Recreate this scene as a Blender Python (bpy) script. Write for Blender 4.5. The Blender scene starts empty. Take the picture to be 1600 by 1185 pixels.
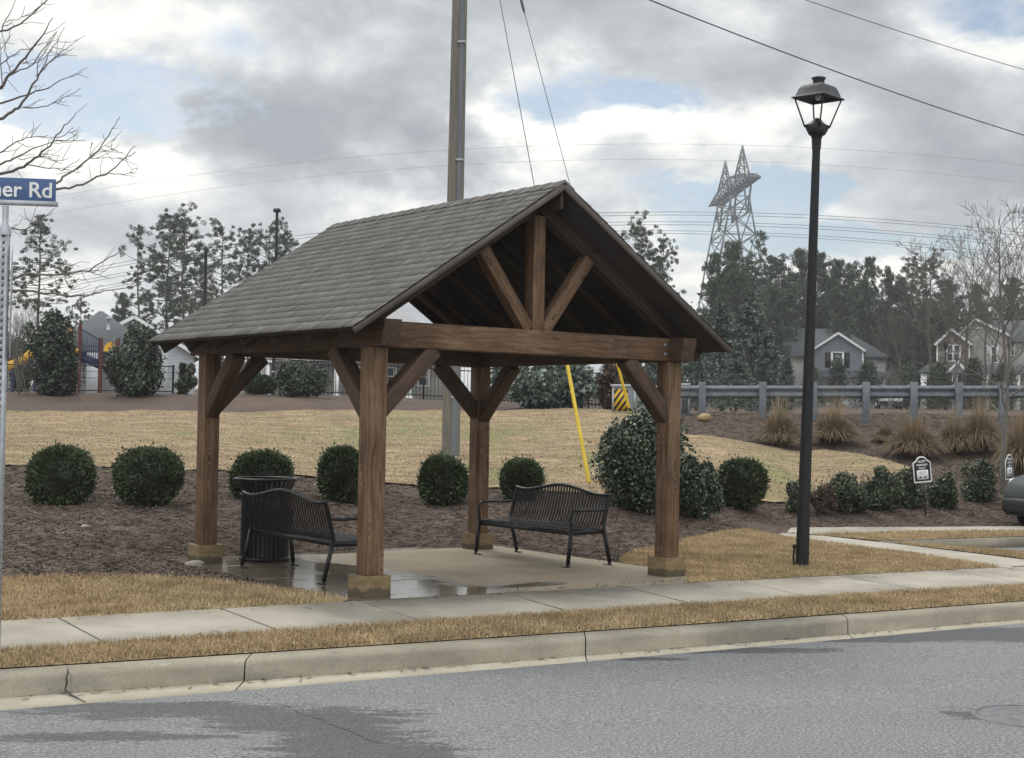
import bpy, math, random
import numpy as np
from mathutils import Vector, Matrix
random.seed(7); rng = np.random.default_rng(7)
sc = bpy.context.scene
C = sc.collection

# ------------------------------------------------------------------ camera
PITCH, ROLL, FPX, EYE = .0262, .018, 2256.0, 1.7
_F = np.array([0, math.cos(PITCH), math.sin(PITCH)]); _R = np.array([1., 0, 0]); _U = np.array([0, -math.sin(PITCH), math.cos(PITCH)])
CR = math.cos(ROLL)*_R + math.sin(ROLL)*_U
CU = math.cos(ROLL)*_U - math.sin(ROLL)*_R
cd = bpy.data.cameras.new('camera'); cam = bpy.data.objects.new('camera', cd); C.objects.link(cam)
cd.sensor_width = 36; cd.lens = FPX/1600*36; cd.clip_end = 3000; cd.clip_start = .1
cam.matrix_world = Matrix(((CR[0], CU[0], -_F[0], 0), (CR[1], CU[1], -_F[1], 0), (CR[2], CU[2], -_F[2], EYE), (0, 0, 0, 1)))
sc.camera = cam

# ------------------------------------------------------------------ sky, sun, exposure
SUN_EL, SUN_AZ = math.radians(47), math.radians(-25)      # azimuth from +Y, negative = left
w = bpy.data.worlds.new('World'); sc.world = w; w.use_nodes = True
nt = w.node_tree; nt.nodes.clear()
def nn(t, ty, **kw):
    n = t.nodes.new(ty)
    for k, v in kw.items():
        if k in n.inputs: n.inputs[k].default_value = v
        else: setattr(n, k, v)
    return n
def lk(t, a, b): t.links.new(a, b)
def math_(t, op, a, b=None, c=None, clamp=False):
    n = t.nodes.new('ShaderNodeMath'); n.operation = op; n.use_clamp = clamp
    for i, v in enumerate((a, b, c)):
        if v is None: continue
        if isinstance(v, (int, float)): n.inputs[i].default_value = v
        else: t.links.new(v, n.inputs[i])
    return n.outputs[0]
def vmath(t, op, a, b=None):
    n = t.nodes.new('ShaderNodeVectorMath'); n.operation = op
    for i, v in enumerate((a, b)):
        if v is None: continue
        if isinstance(v, (tuple, list, np.ndarray, Vector)): n.inputs[i].default_value = tuple(v)
        else: t.links.new(v, n.inputs[i])
    return n.outputs['Value'] if op in ('DOT_PRODUCT', 'LENGTH', 'DISTANCE') else n.outputs['Vector']
def mixc(t, f, a, b, blend='MIX'):
    n = t.nodes.new('ShaderNodeMix'); n.data_type = 'RGBA'; n.blend_type = blend
    for s, v in ((n.inputs[0], f), (n.inputs[6], a), (n.inputs[7], b)):
        if isinstance(v, (int, float)): s.default_value = v
        elif isinstance(v, (tuple, list)): s.default_value = (*v[:3], 1)
        else: t.links.new(v, s)
    return n.outputs[2]
def ramp(t, fac, stops, interp='LINEAR'):
    n = t.nodes.new('ShaderNodeValToRGB'); n.color_ramp.interpolation = interp
    el = n.color_ramp.elements
    while len(el) < len(stops): el.new(.5)
    for e, (p, c) in zip(el, stops):
        e.position = p; e.color = (c, c, c, 1) if isinstance(c, (int, float)) else (*c, 1)
    t.links.new(fac, n.inputs[0]); return n.outputs[0]
def smooth(t, v, lo, hi):
    n = t.nodes.new('ShaderNodeMapRange'); n.interpolation_type = 'SMOOTHSTEP'
    n.inputs[1].default_value = lo; n.inputs[2].default_value = hi
    t.links.new(v, n.inputs[0]); return n.outputs[0]
def ray(px, py):
    d = _F*FPX + CR*(px-800) - CU*(py-592.5); return d
def skydir(px, py):
    d = ray(px, py); return d/np.linalg.norm(d)

tc = nn(nt, 'ShaderNodeTexCoord'); D = vmath(nt, 'NORMALIZE', tc.outputs['Generated'])
sx = nn(nt, 'ShaderNodeSeparateXYZ'); lk(nt, D, sx.inputs[0])
zz = math_(nt, 'MAXIMUM', sx.outputs[2], 0.0)
den = math_(nt, 'ADD', zz, .42)
cv = nn(nt, 'ShaderNodeCombineXYZ')
lk(nt, math_(nt, 'DIVIDE', sx.outputs[0], den), cv.inputs[0]); lk(nt, math_(nt, 'DIVIDE', sx.outputs[1], den), cv.inputs[1])
P2 = vmath(nt, 'MULTIPLY', cv.outputs[0], (1, 1, 1))
n1 = nn(nt, 'ShaderNodeTexNoise', Scale=5.0, Detail=8.0, Roughness=.58, Distortion=.15); lk(nt, P2, n1.inputs['Vector'])
n2 = nn(nt, 'ShaderNodeTexNoise', Scale=5.2, Detail=10.0, Roughness=.57, Distortion=.25); lk(nt, vmath(nt, 'ADD', P2, (3.1, 7.7, 2.2)), n2.inputs['Vector'])
n3 = nn(nt, 'ShaderNodeTexNoise', Scale=13.0, Detail=7.0, Roughness=.6, Distortion=.2); lk(nt, vmath(nt, 'ADD', P2, (11.3, 2.7, 5.2)), n3.inputs['Vector'])
def blob(px, py, rx, ry, jk=1.0):                          # a soft patch of sky round a direction
    c = skydir(px, py); e = vmath(nt, 'SUBTRACT', D, tuple(c))
    e = vmath(nt, 'MULTIPLY', e, (FPX/rx, FPX/rx*.4, FPX/ry))
    jit = vmath(nt, 'ADD', vmath(nt, 'MULTIPLY', vmath(nt, 'SUBTRACT', n1.outputs['Color'], (.5, .5, .5)), (3.4*jk, 2.*jk, 3.4*jk)), vmath(nt, 'MULTIPLY', vmath(nt, 'SUBTRACT', n3.outputs['Color'], (.5, .5, .5)), (1.6*jk, 1.*jk, 1.6*jk)))
    l = vmath(nt, 'LENGTH', vmath(nt, 'ADD', e, jit))
    return math_(nt, 'POWER', 2.718, math_(nt, 'MULTIPLY', math_(nt, 'MULTIPLY', l, l), -1.0))
def total(lst):
    acc = None
    for b, k in lst:
        v = math_(nt, 'MULTIPLY', b, k); acc = v if acc is None else math_(nt, 'ADD', acc, v)
    return acc
blue = total([(blob(175, 150, 190, 55), 1.25), (blob(950, 150, 140, 36), .8), (blob(1115, 318, 105, 40), 1.15), (blob(1250, 300, 85, 30), 1.05),
              (blob(1340, 378, 200, 32), 1.05), (blob(1590, 10, 130, 40), .7), (blob(330, 50, 90, 30), .5), (blob(1580, 60, 60, 50), .3)])
blue_f = smooth(nt, blue, .22, .62)
grey = total([(blob(500, 170, 270, 170, .6), 1.25), (blob(620, 60, 200, 120, .7), .4), (blob(390, 250, 130, 70, .7), .55), (blob(1180, 70, 270, 90, .7), .75), (blob(1480, 220, 260, 130, .7), .62),
              (blob(930, 30, 200, 55, .7), .5), (blob(150, 370, 220, 60, .7), .5), (blob(1120, 260, 60, 60, .7), .3), (blob(1000, 430, 120, 60), .35)])
lightb = total([(blob(240, 50, 260, 70), .75), (blob(100, 235, 190, 62), .95), (blob(860, 190, 190, 75), .8), (blob(1040, 195, 190, 60), .85),
                (blob(1380, 430, 260, 40), .7), (blob(1090, 345, 100, 26), .7), (blob(1250, 330, 110, 20), .6), (blob(1570, 90, 120, 60), .45), (blob(280, 300, 160, 60), .5), (blob(640, 320, 240, 40), .45), (blob(740, 30, 120, 50), .35), (blob(60, 430, 200, 50), .4)])
cl = math_(nt, 'ADD', math_(nt, 'MULTIPLY', math_(nt, 'SUBTRACT', n2.outputs[0], .5), 1.5), math_(nt, 'MULTIPLY', math_(nt, 'SUBTRACT', n3.outputs[0], .5), .55))
cl = math_(nt, 'ADD', cl, .47)
cl = math_(nt, 'ADD', cl, math_(nt, 'MULTIPLY', lightb, .55)); cl = math_(nt, 'SUBTRACT', cl, math_(nt, 'MULTIPLY', grey, .34))
cloud = ramp(nt, cl, [(.0, (.34, .37, .40)), (.28, (.46, .49, .515)), (.50, (.63, .655, .67)), (.74, (.90, .91, .875)), (1., (1.08, 1.07, 1.0))])
sky = nn(nt, 'ShaderNodeTexSky'); sky.sky_type = 'NISHITA'; sky.sun_disc = False; sky.sun_elevation = SUN_EL; sky.sun_rotation = SUN_AZ
skyc = mixc(nt, 1.0, sky.outputs[0], (.085, .085, .085), 'MULTIPLY')
skyc = mixc(nt, math_(nt, 'MULTIPLY', smooth(nt, n3.outputs[0], .42, .7), .5), skyc, (.78, .80, .80))
col = mixc(nt, math_(nt, 'MULTIPLY', blue_f, .92), cloud, skyc)
# brighter overhead and behind the camera, gain added to light the ground
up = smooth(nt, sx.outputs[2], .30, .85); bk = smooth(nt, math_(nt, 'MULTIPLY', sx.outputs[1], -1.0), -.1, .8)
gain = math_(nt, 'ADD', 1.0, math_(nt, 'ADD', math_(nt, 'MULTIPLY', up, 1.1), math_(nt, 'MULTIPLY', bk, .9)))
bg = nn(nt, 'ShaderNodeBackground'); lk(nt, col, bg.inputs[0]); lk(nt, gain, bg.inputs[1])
wo = nn(nt, 'ShaderNodeOutputWorld'); lk(nt, bg.outputs[0], wo.inputs[0])

sd = bpy.data.lights.new('sun', 'SUN'); sd.energy = 1.3; sd.angle = math.radians(14); sd.color = (1, .96, .9)
so = bpy.data.objects.new('sun', sd); C.objects.link(so)
sdir = Vector((math.sin(SUN_AZ)*math.cos(SUN_EL), math.cos(SUN_AZ)*math.cos(SUN_EL), math.sin(SUN_EL)))
so.rotation_euler = sdir.to_track_quat('Z', 'Y').to_euler(); so.location = (0, 0, 60)
sc.view_settings.view_transform = 'Standard'; sc.view_settings.look = 'None'; sc.view_settings.gamma = 1; sc.view_settings.exposure = 0.17

# ------------------------------------------------------------------ mesh helpers
class MB:
    def __init__(s): s.v = []; s.f = {}; s.n = 0
    def add(s, V, F):
        V = np.asarray(V, float).reshape(-1, 3)
        for fa in F:
            fa = np.asarray(fa, int)
            if fa.ndim == 1: fa = fa[None]
            s.f.setdefault(fa.shape[1], []).append(fa+s.n)
        s.v.append(V); s.n += len(V); return s
    def box(s, c, size, M=None, taper=1.0):
        x, y, z = np.array(size)/2
        V = np.array([(-x, -y, -z), (x, -y, -z), (x, y, -z), (-x, y, -z), (-x*taper, -y*taper, z), (x*taper, -y*taper, z), (x*taper, y*taper, z), (-x*taper, y*taper, z)])
        if M is not None: V = V @ np.array(M)[:3, :3].T
        return s.add(V+np.array(c), [np.array([(0, 3, 2, 1), (4, 5, 6, 7), (0, 1, 5, 4), (1, 2, 6, 5), (2, 3, 7, 6), (3, 0, 4, 7)])])
    def box2(s, lo, hi): lo = np.array(lo, float); hi = np.array(hi, float); return s.box((lo+hi)/2, hi-lo)
    def bar(s, p0, p1, wd, ht, up=(0, 0, 1)):                # a box from p0 to p1
        p0 = np.array(p0, float); p1 = np.array(p1, float); d = p1-p0; L = np.linalg.norm(d); d /= L
        a = np.cross(np.array(up, float), d)
        if np.linalg.norm(a) < 1e-4: a = np.cross((1., 0, 0), d)
        a /= np.linalg.norm(a); b = np.cross(d, a)
        return s.box((p0+p1)/2, (L, wd, ht), np.stack([d, a, b], 1))
    def tube(s, path, rad, n=8, cap=True):
        path = np.array(path, float); m = len(path); rad = np.broadcast_to(np.array(rad, float), (m,))
        T = np.gradient(path, axis=0); T /= np.linalg.norm(T, axis=1)[:, None]+1e-9
        up = np.array([0, 0, 1.]) if abs(T[0][2]) < .9 else np.array([1., 0, 0])
        ang = np.arange(n)*2*math.pi/n; V = []
        for p, t, r in zip(path, T, rad):
            a = np.cross(up, t); a /= np.linalg.norm(a)+1e-9; b = np.cross(t, a); up = b if abs(np.dot(b, t)) < .9 else up
            V.append(p+r*(np.cos(ang)[:, None]*a+np.sin(ang)[:, None]*b))
            up = np.cross(t, a)
        V = np.concatenate(V); i = np.arange(n); j = (i+1) % n
        F = np.concatenate([np.stack([k*n+i, k*n+j, (k+1)*n+j, (k+1)*n+i], 1) for k in range(m-1)])
        s.add(V, [F])
        if cap:
            s.add(V[:n], [np.arange(n)[::-1]]); s.add(V[-n:], [np.arange(n)])
        return s
    def lathe(s, prof, n=24, c=(0, 0, 0), cap=True):          # prof = [(r, z), ...]
        ang = np.arange(n)*2*math.pi/n
        V = np.concatenate([np.stack([r*np.cos(ang), r*np.sin(ang), np.full(n, z)], 1) for r, z in prof])+np.array(c)
        i = np.arange(n); j = (i+1) % n
        s.add(V, [np.concatenate([np.stack([k*n+i, k*n+j, (k+1)*n+j, (k+1)*n+i], 1) for k in range(len(prof)-1)])])
        if cap: s.add(V[:n], [np.arange(n)[::-1]]); s.add(V[-n:], [np.arange(n)])
        return s
    def prism(s, poly, M, h):                                 # 2-D polygon in M's xy plane, extruded h along its z
        poly = np.array(poly, float); n = len(poly); M = np.array(M)
        V = np.concatenate([np.c_[poly, np.zeros(n)], np.c_[poly, np.full(n, h)]])
        V = V @ M[:3, :3].T + M[:3, 3]
        i = np.arange(n); j = (i+1) % n
        s.add(V, [np.stack([i, j, j+n, i+n], 1)]); s.add(V, [np.arange(n)[::-1]]); s.add(V, [np.arange(n)+n]); return s
    def ico(s, c, r, seed=0, rough=.1, n=10, m=7):            # an uneven rounded lump
        rg = np.random.default_rng(seed); ph = rg.random(6)*6.28
        V = [];
        for a in range(m+1):
            th = math.pi*a/m
            for b in range(n):
                p = 2*math.pi*b/n; d = np.array([math.sin(th)*math.cos(p), math.sin(th)*math.sin(p), math.cos(th)])
                k = 1+rough*(math.sin(3*d[0]+ph[0]+2*d[1])+math.sin(4*d[1]+ph[1])+math.sin(5*d[2]+3*d[0]+ph[2]))
                V.append(d*k*np.array(r)+np.array(c))
        F = [(a*n+b, a*n+n+b, a*n+n+(b+1) % n, a*n+(b+1) % n) for a in range(m) for b in range(n)]
        return s.add(V, [np.array(F)])
    def build(s, name, mat, parent=None, smooth=False, M=None, bevel=0, tint=None):
        me = bpy.data.meshes.new(name); V = np.concatenate(s.v) if s.v else np.zeros((0, 3))
        me.vertices.add(len(V)); me.vertices.foreach_set('co', V.astype(np.float32).ravel())
        ls = []; li = []; st = 0
        for k, fl in s.f.items():
            fa = np.concatenate(fl); ls.append(st+np.arange(len(fa))*k); li.append(fa.ravel()); st += fa.size
        ls = np.concatenate(ls); li = np.concatenate(li)
        me.loops.add(len(li)); me.loops.foreach_set('vertex_index', li.astype(np.int32))
        me.polygons.add(len(ls)); me.polygons.foreach_set('loop_start', ls.astype(np.int32))
        me.update(calc_edges=True); me.validate()
        if smooth: me.polygons.foreach_set('use_smooth', np.ones(len(me.polygons), bool))
        if mat: me.materials.append(mat)
        if tint is not None:
            at = me.attributes.new('tint', 'FLOAT', 'POINT'); at.data.foreach_set('value', np.asarray(tint, np.float32))
        o = bpy.data.objects.new(name, me); C.objects.link(o)
        if parent is not None: o.parent = parent
        if M is not None: o.matrix_basis = M
        if bevel:
            b = o.modifiers.new('bevel', 'BEVEL'); b.width = bevel; b.segments = 2; b.limit_method = 'ANGLE'; b.angle_limit = .6
        return o
def tag(o, label=None, cat=None, group=None, kind=None):
    if label: o['label'] = label
    if cat: o['category'] = cat
    if group: o['group'] = group
    if kind: o['kind'] = kind
    return o
def thing(name, label, cat, loc=(0, 0, 0), rz=0, group=None):
    o = bpy.data.objects.new(name, None); C.objects.link(o); o.empty_display_size = .2
    o.location = tuple(loc); o.rotation_euler = (0, 0, rz); return tag(o, label, cat, group)
def copy_tree(o, parent=None):
    c = o.copy(); C.objects.link(c)
    if parent is not None: c.parent = parent
    for ch in list(o.children): copy_tree(ch, c)
    return c
def struct(o): o['kind'] = 'structure'; return o

# ------------------------------------------------------------------ materials
def mat(name, rough=.7, spec=.4, metal=0.):
    m = bpy.data.materials.new(name); m.use_nodes = True; t = m.node_tree
    b = t.nodes['Principled BSDF']; b.inputs['Roughness'].default_value = rough
    b.inputs['Specular IOR Level'].default_value = spec; b.inputs['Metallic'].default_value = metal
    return m, t, b
def coords(t, scale=(1, 1, 1), kind='Object', rand=True):
    tcn = nn(t, 'ShaderNodeTexCoord'); v = tcn.outputs[kind]
    if rand:
        oi = nn(t, 'ShaderNodeObjectInfo'); cb = nn(t, 'ShaderNodeCombineXYZ')
        for i in range(3): lk(t, math_(t, 'MULTIPLY', oi.outputs['Random'], 17.3+9*i), cb.inputs[i])
        v = vmath(t, 'ADD', v, cb.outputs[0])
    return vmath(t, 'MULTIPLY', v, scale)
def noise(t, v, scale, detail=5, rough=.6, dist=0):
    n = nn(t, 'ShaderNodeTexNoise', Scale=scale, Detail=detail, Roughness=rough, Distortion=dist); lk(t, v, n.inputs['Vector']); return n.outputs[0]
def bump(t, b, h, strength=.3, dist=.01):
    n = nn(t, 'ShaderNodeBump', Strength=strength, Distance=dist); lk(t, h, n.inputs['Height']); lk(t, n.outputs[0], b.inputs['Normal'])
def noisy(name, c1, c2, scale=6, rough=.8, detail=6, stretch=(1, 1, 1), bmp=.2, bd=.01, spec=.3, metal=0, lo=.3, hi=.7, c3=None, s3=1.0, rand=True, fine=None):
    m, t, b = mat(name, rough, spec, metal); v = coords(t, stretch, rand=rand)
    n = noise(t, v, scale, detail)
    c = ramp(t, n, [(lo, c1), (hi, c2)])
    if c3: c = mixc(t, smooth(t, noise(t, v, s3, 4), .5, .68), c, c3)
    if fine: c = mixc(t, fine[1], c, ramp(t, noise(t, v, fine[0], 2), [(.3, .0), (.7, 1.)]), 'OVERLAY')
    lk(t, c, b.inputs['Base Color'])
    if bmp: bump(t, b, n, bmp, bd)
    return m
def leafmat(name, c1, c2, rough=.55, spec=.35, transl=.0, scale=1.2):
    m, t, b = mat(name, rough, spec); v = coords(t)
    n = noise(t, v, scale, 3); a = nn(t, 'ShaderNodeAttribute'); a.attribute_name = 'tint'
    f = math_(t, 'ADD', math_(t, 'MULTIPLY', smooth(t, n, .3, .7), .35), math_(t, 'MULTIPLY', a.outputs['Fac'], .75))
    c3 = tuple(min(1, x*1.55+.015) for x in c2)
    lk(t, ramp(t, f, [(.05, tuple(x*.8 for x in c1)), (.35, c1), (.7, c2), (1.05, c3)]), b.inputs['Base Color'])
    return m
def ltint(mb, seed=0):                                      # one value for each leaf (four corners)
    rg = np.random.default_rng(seed); n = mb.n//4; return np.repeat(rg.random(n)**1.4, 4)
def woodmat(name, dark, mid, lite):
    m, t, b = mat(name, .72, .25)
    v = coords(t, (1, 1, 1)); warp = nn(t, 'ShaderNodeTexNoise', Scale=1.6, Detail=3.0, Roughness=.5); lk(t, vmath(t, 'MULTIPLY', v, (.8, 3, 3)), warp.inputs['Vector'])
    vo = nn(t, 'ShaderNodeTexVoronoi', Scale=1.0, Randomness=1.0); lk(t, vmath(t, 'MULTIPLY', v, (1.7, 5.0, 5.0)), vo.inputs['Vector'])
    knot = smooth(t, vo.outputs['Distance'], .30, .03)
    ring = math_(t, 'SINE', math_(t, 'MULTIPLY', vo.outputs['Distance'], 75.0))
    g = noise(t, vmath(t, 'ADD', vmath(t, 'MULTIPLY', v, (.9, 30, 30)), vmath(t, 'MULTIPLY', warp.outputs['Color'], (2.0, 5.0, 5.0))), 1.0, 6, .62)
    g = math_(t, 'ADD', g, math_(t, 'MULTIPLY', math_(t, 'MULTIPLY', ring, knot), .30))
    big = noise(t, v, 2.3, 3)
    g2 = math_(t, 'ADD', g, math_(t, 'MULTIPLY', math_(t, 'SUBTRACT', big, .5), .5))
    c = ramp(t, g2, [(.26, dark), (.48, mid), (.74, lite)])
    c = mixc(t, math_(t, 'MULTIPLY', smooth(t, vo.outputs['Distance'], .10, .02), .75), c, tuple(x*.45 for x in dark))
    lk(t, c, b.inputs['Base Color']); bump(t, b, g, .35, .006)
    return m
M = {}
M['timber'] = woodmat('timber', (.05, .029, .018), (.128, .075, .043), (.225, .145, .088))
M['timber_shaded'] = woodmat('timber_shaded', (.036, .023, .016), (.075, .047, .032), (.115, .076, .052))  # darker copy of timber, shade under the eaves put into its colour
M['rafter'] = woodmat('rafter', (.022, .016, .013), (.042, .031, .025), (.06, .046, .037))  # darkest copy of timber, the gloom under the roof put into its colour
M['rake'] = noisy('rake', (.075, .062, .053), (.13, .11, .096), 3, .85)
M['deck_board'] = noisy('deck_board', (.019, .015, .013), (.034, .026, .022), 3, .8, stretch=(6, .6, 6))  # dark brown boards, deepened further to paint in the underside's shade
M['mulch'] = noisy('mulch', (.05, .037, .03), (.142, .106, .086), 22, .95, 8, bmp=.6, bd=.02, spec=.1, lo=.28, hi=.72, c3=(.115, .083, .064), s3=.35, rand=False, fine=(60, .5))
M['lawn_blade'] = noisy('lawn_blade', (.24, .177, .107), (.42, .328, .208), 2.2, .85, 4, bmp=0, spec=.15)
M['straw'] = noisy('straw', (.07, .051, .041), (.205, .158, .127), 3, .85, 3, bmp=0, spec=.15)
M['grass_blade'] = noisy('grass_blade', (.285, .207, .114), (.535, .41, .248), 2.2, .8, 4, bmp=0, spec=.2, fine=(45, .7))
M['lawn'] = noisy('lawn', (.205, .148, .09), (.34, .26, .162), 2.5, .95, 8, stretch=(.5, 1.3, 1), bmp=.25, bd=.01, spec=.1, lo=.3, hi=.7, rand=False, fine=(30, .3))
M['concrete'] = noisy('concrete', (.29, .262, .212), (.41, .372, .305), 1.3, .85, 9, bmp=.1, bd=.004, spec=.25, rand=False, fine=(160, .18), c3=(.235, .215, .172), s3=.55)
M['kerb'] = noisy('kerb', (.215, .19, .145), (.345, .308, .238), 2.2, .88, 9, stretch=(.6, 1, 2), bmp=.2, bd=.005, spec=.2, rand=False, fine=(120, .25), c3=(.18, .168, .135), s3=.9)
def kerb_streaks():
    m = M['kerb']; t = m.node_tree; b = t.nodes['Principled BSDF']; old = b.inputs['Base Color'].links[0].from_socket
    st = noise(t, coords(t, (9, 9, .8), rand=False), 1.0, 5, .65); big = noise(t, coords(t, (.9, .9, .9), rand=False), 1.0, 4)
    c = mixc(t, math_(t, 'MULTIPLY', smooth(t, st, .52, .72), math_(t, 'MULTIPLY', smooth(t, big, .4, .65), .55)), old, (.12, .108, .085)); c = mixc(t, math_(t, 'MULTIPLY', smooth(t, noise(t, coords(t, (5, 5, 3), rand=False), 1.0, 6, .7), .60, .72), .4), c, (.48, .44, .36))
    lk(t, c, b.inputs['Base Color'])
kerb_streaks()
M['gutter'] = noisy('gutter', (.34, .30, .23), (.47, .42, .33), 2.0, .88, 8, bmp=.12, bd=.004, spec=.2, rand=False, fine=(120, .2))
M['black_metal'] = noisy('black_metal', (.007, .007, .008), (.012, .012, .013), 30, .36, bmp=.05, bd=.001, spec=.3)
M['lamp_metal'] = noisy('lamp_metal', (.011, .011, .012), (.02, .02, .021), 12, .5, bmp=.1, bd=.002, spec=.25)
M['galv'] = noisy('galv', (.32, .34, .36), (.48, .5, .52), 9, .5, metal=.4, spec=.5, bmp=.05)
M['galv_dark'] = noisy('galv_dark', (.17, .19, .21), (.27, .29, .31), 5, .6, metal=.3, stretch=(1, 1, .3), bmp=.05)
M['rail_steel'] = noisy('rail_steel', (.10, .112, .125), (.18, .195, .21), 5, .55, metal=.3, spec=.4, bmp=.05)
M['steel_far'] = noisy('steel_far', (.14, .15, .16), (.2, .21, .22), 1, .7, bmp=0)
M['cable'] = noisy('cable', (.10, .105, .11), (.13, .135, .14), 5, .7, bmp=0)
M['pole_wood'] = noisy('pole_wood', (.11, .104, .085), (.215, .20, .168), 4, .9, 6, stretch=(7, 7, .35), bmp=.3, bd=.01)
M['pvc_grey'] = noisy('pvc_grey', (.135, .147, .158), (.17, .182, .194), 2, .9, bmp=.02, spec=.15)
M['yellow'] = noisy('yellow', (.62, .42, .03), (.78, .56, .06), 5, .45, bmp=.02)
M['slide_yellow'] = noisy('slide_yellow', (.62, .33, .03), (.75, .44, .06), 2, .4, bmp=.02)
M['maroon'] = noisy('maroon', (.075, .018, .017), (.12, .03, .028), 5, .5, bmp=.02)
M['navy'] = noisy('navy', (.02, .025, .075), (.04, .05, .12), 5, .5, bmp=.02)
M['sign_blue'] = noisy('sign_blue', (.06, .105, .225), (.075, .125, .26), 4, .45, bmp=.02)
M['white_paint'] = noisy('white_paint', (.68, .68, .66), (.8, .8, .78), 3, .6, bmp=.03)
M['sign_black'] = noisy('sign_black', (.012, .013, .016), (.018, .019, .022), 4, .4, bmp=.02)
M['ink'] = noisy('ink', (.03, .03, .03), (.045, .045, .045), 4, .7, bmp=0)
M['glass'] = noisy('glass', (.03, .036, .042), (.06, .068, .075), .6, .08, bmp=.05, spec=.8)
M['bark'] = noisy('bark', (.07, .058, .048), (.16, .135, .115), 6, .95, 6, stretch=(4, 4, .7), bmp=.4, bd=.02)
M['bark_grey'] = noisy('bark_grey', (.10, .09, .08), (.2, .185, .165), 6, .95, 6, stretch=(4, 4, .7), bmp=.3, bd=.01)
M['pine'] = leafmat('pine', (.03, .042, .028), (.085, .105, .062), scale=.5)
M['pine_pale'] = leafmat('pine_pale', (.04, .055, .035), (.09, .11, .07), scale=.5)
M['cedar'] = leafmat('cedar', (.05, .07, .058), (.15, .185, .15), scale=.8)
M['shrub'] = leafmat('shrub', (.032, .045, .022), (.12, .148, .072), rough=.4, spec=.5, scale=2.5)
M['holly'] = leafmat('holly', (.014, .026, .012), (.062, .09, .042), rough=.33, spec=.6, scale=3)
M['hedge'] = leafmat('hedge', (.022, .032, .016), (.092, .112, .055), rough=.45, spec=.4, scale=3)
M['dark_bush'] = leafmat('dark_bush', (.018, .026, .017), (.07, .088, .058), rough=.45, spec=.4, scale=1)
M['brownbush'] = leafmat('brownbush', (.05, .032, .022), (.11, .075, .05), scale=2)
M['tangrass'] = leafmat('tangrass', (.22, .165, .105), (.56, .46, .31), rough=.8, spec=.1, scale=2)
M['plume'] = leafmat('plume', (.42, .33, .21), (.62, .52, .36), rough=.9, spec=.1, scale=2)
M['tyre'] = noisy('tyre', (.012, .012, .012), (.022, .022, .022), 20, .85, bmp=.2)
M['car_grey'] = noisy('car_grey', (.045, .048, .048), (.055, .058, .058), 2, .25, metal=.5, bmp=0, spec=.6)
M['car_trim'] = noisy('car_trim', (.02, .021, .022), (.03, .031, .032), 8, .55, bmp=.03)
M['car_white'] = noisy('car_white', (.7, .7, .7), (.76, .76, .76), 2, .3, bmp=0)
M['lamp_red'] = noisy('lamp_red', (.45, .02, .02), (.55, .04, .03), 3, .25, bmp=0)
M['lamp_clear'] = noisy('lamp_clear', (.55, .56, .57), (.7, .7, .7), 3, .12, bmp=0, spec=.8)
M['iron'] = noisy('iron', (.11, .11, .115), (.19, .19, .195), 14, .6, metal=.3, bmp=.3, bd=.004)
M['rock_ochre'] = noisy('rock_ochre', (.26, .18, .09), (.42, .31, .17), 7, .9, bmp=.4, bd=.02)
M['rock'] = noisy('rock', (.22, .19, .15), (.38, .34, .28), 7, .9, bmp=.4, bd=.02)
M['shingle_house'] = noisy('shingle_house', (.055, .06, .066), (.105, .11, .116), 14, .9, 4, stretch=(.5, .5, 3), bmp=.2)
M['shingle_light'] = noisy('shingle_light', (.24, .24, .235), (.36, .355, .345), 10, .9, 4, stretch=(.4, .4, 3), bmp=.2)
M['fence_black'] = noisy('fence_black', (.014, .014, .015), (.025, .025, .026), 12, .6, bmp=.02)

def siding(name, c1, c2, pitch=.16):
    m, t, b = mat(name, .75, .3); v = coords(t, rand=False); s = nn(t, 'ShaderNodeSeparateXYZ'); lk(t, v, s.inputs[0])
    fr = math_(t, 'FRACT', math_(t, 'DIVIDE', s.outputs[2], pitch))
    lk(t, ramp(t, noise(t, v, 1.2, 3), [(.3, c1), (.7, c2)]), b.inputs['Base Color']); bump(t, b, math_(t, 'SUBTRACT', 1.0, fr), 1.0, .05)
    return m
M['siding_white'] = siding('siding_white', (.40, .41, .42), (.48, .49, .5), .2)
M['siding_grey'] = siding('siding_grey', (.155, .165, .185), (.19, .2, .22), .3)
M['siding_beige'] = siding('siding_beige', (.30, .28, .26), (.37, .35, .33), .2)
def stone(name):
    m, t, b = mat(name, .9, .2); v = coords(t, rand=False)
    vo = nn(t, 'ShaderNodeTexVoronoi', Scale=2.6, feature='F1'); lk(t, vmath(t, 'MULTIPLY', v, (1, 1, 1.8)), vo.inputs['Vector'])
    s = nn(t, 'ShaderNodeSeparateColor'); lk(t, vo.outputs['Color'], s.inputs[0])
    lk(t, ramp(t, s.outputs[0], [(0, (.10, .085, .07)), (.5, (.19, .16, .13)), (1, (.29, .26, .22))]), b.inputs['Base Color'])
    bump(t, b, vo.outputs['Distance'], .6, .05); return m
M['stone'] = stone('stone')
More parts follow.
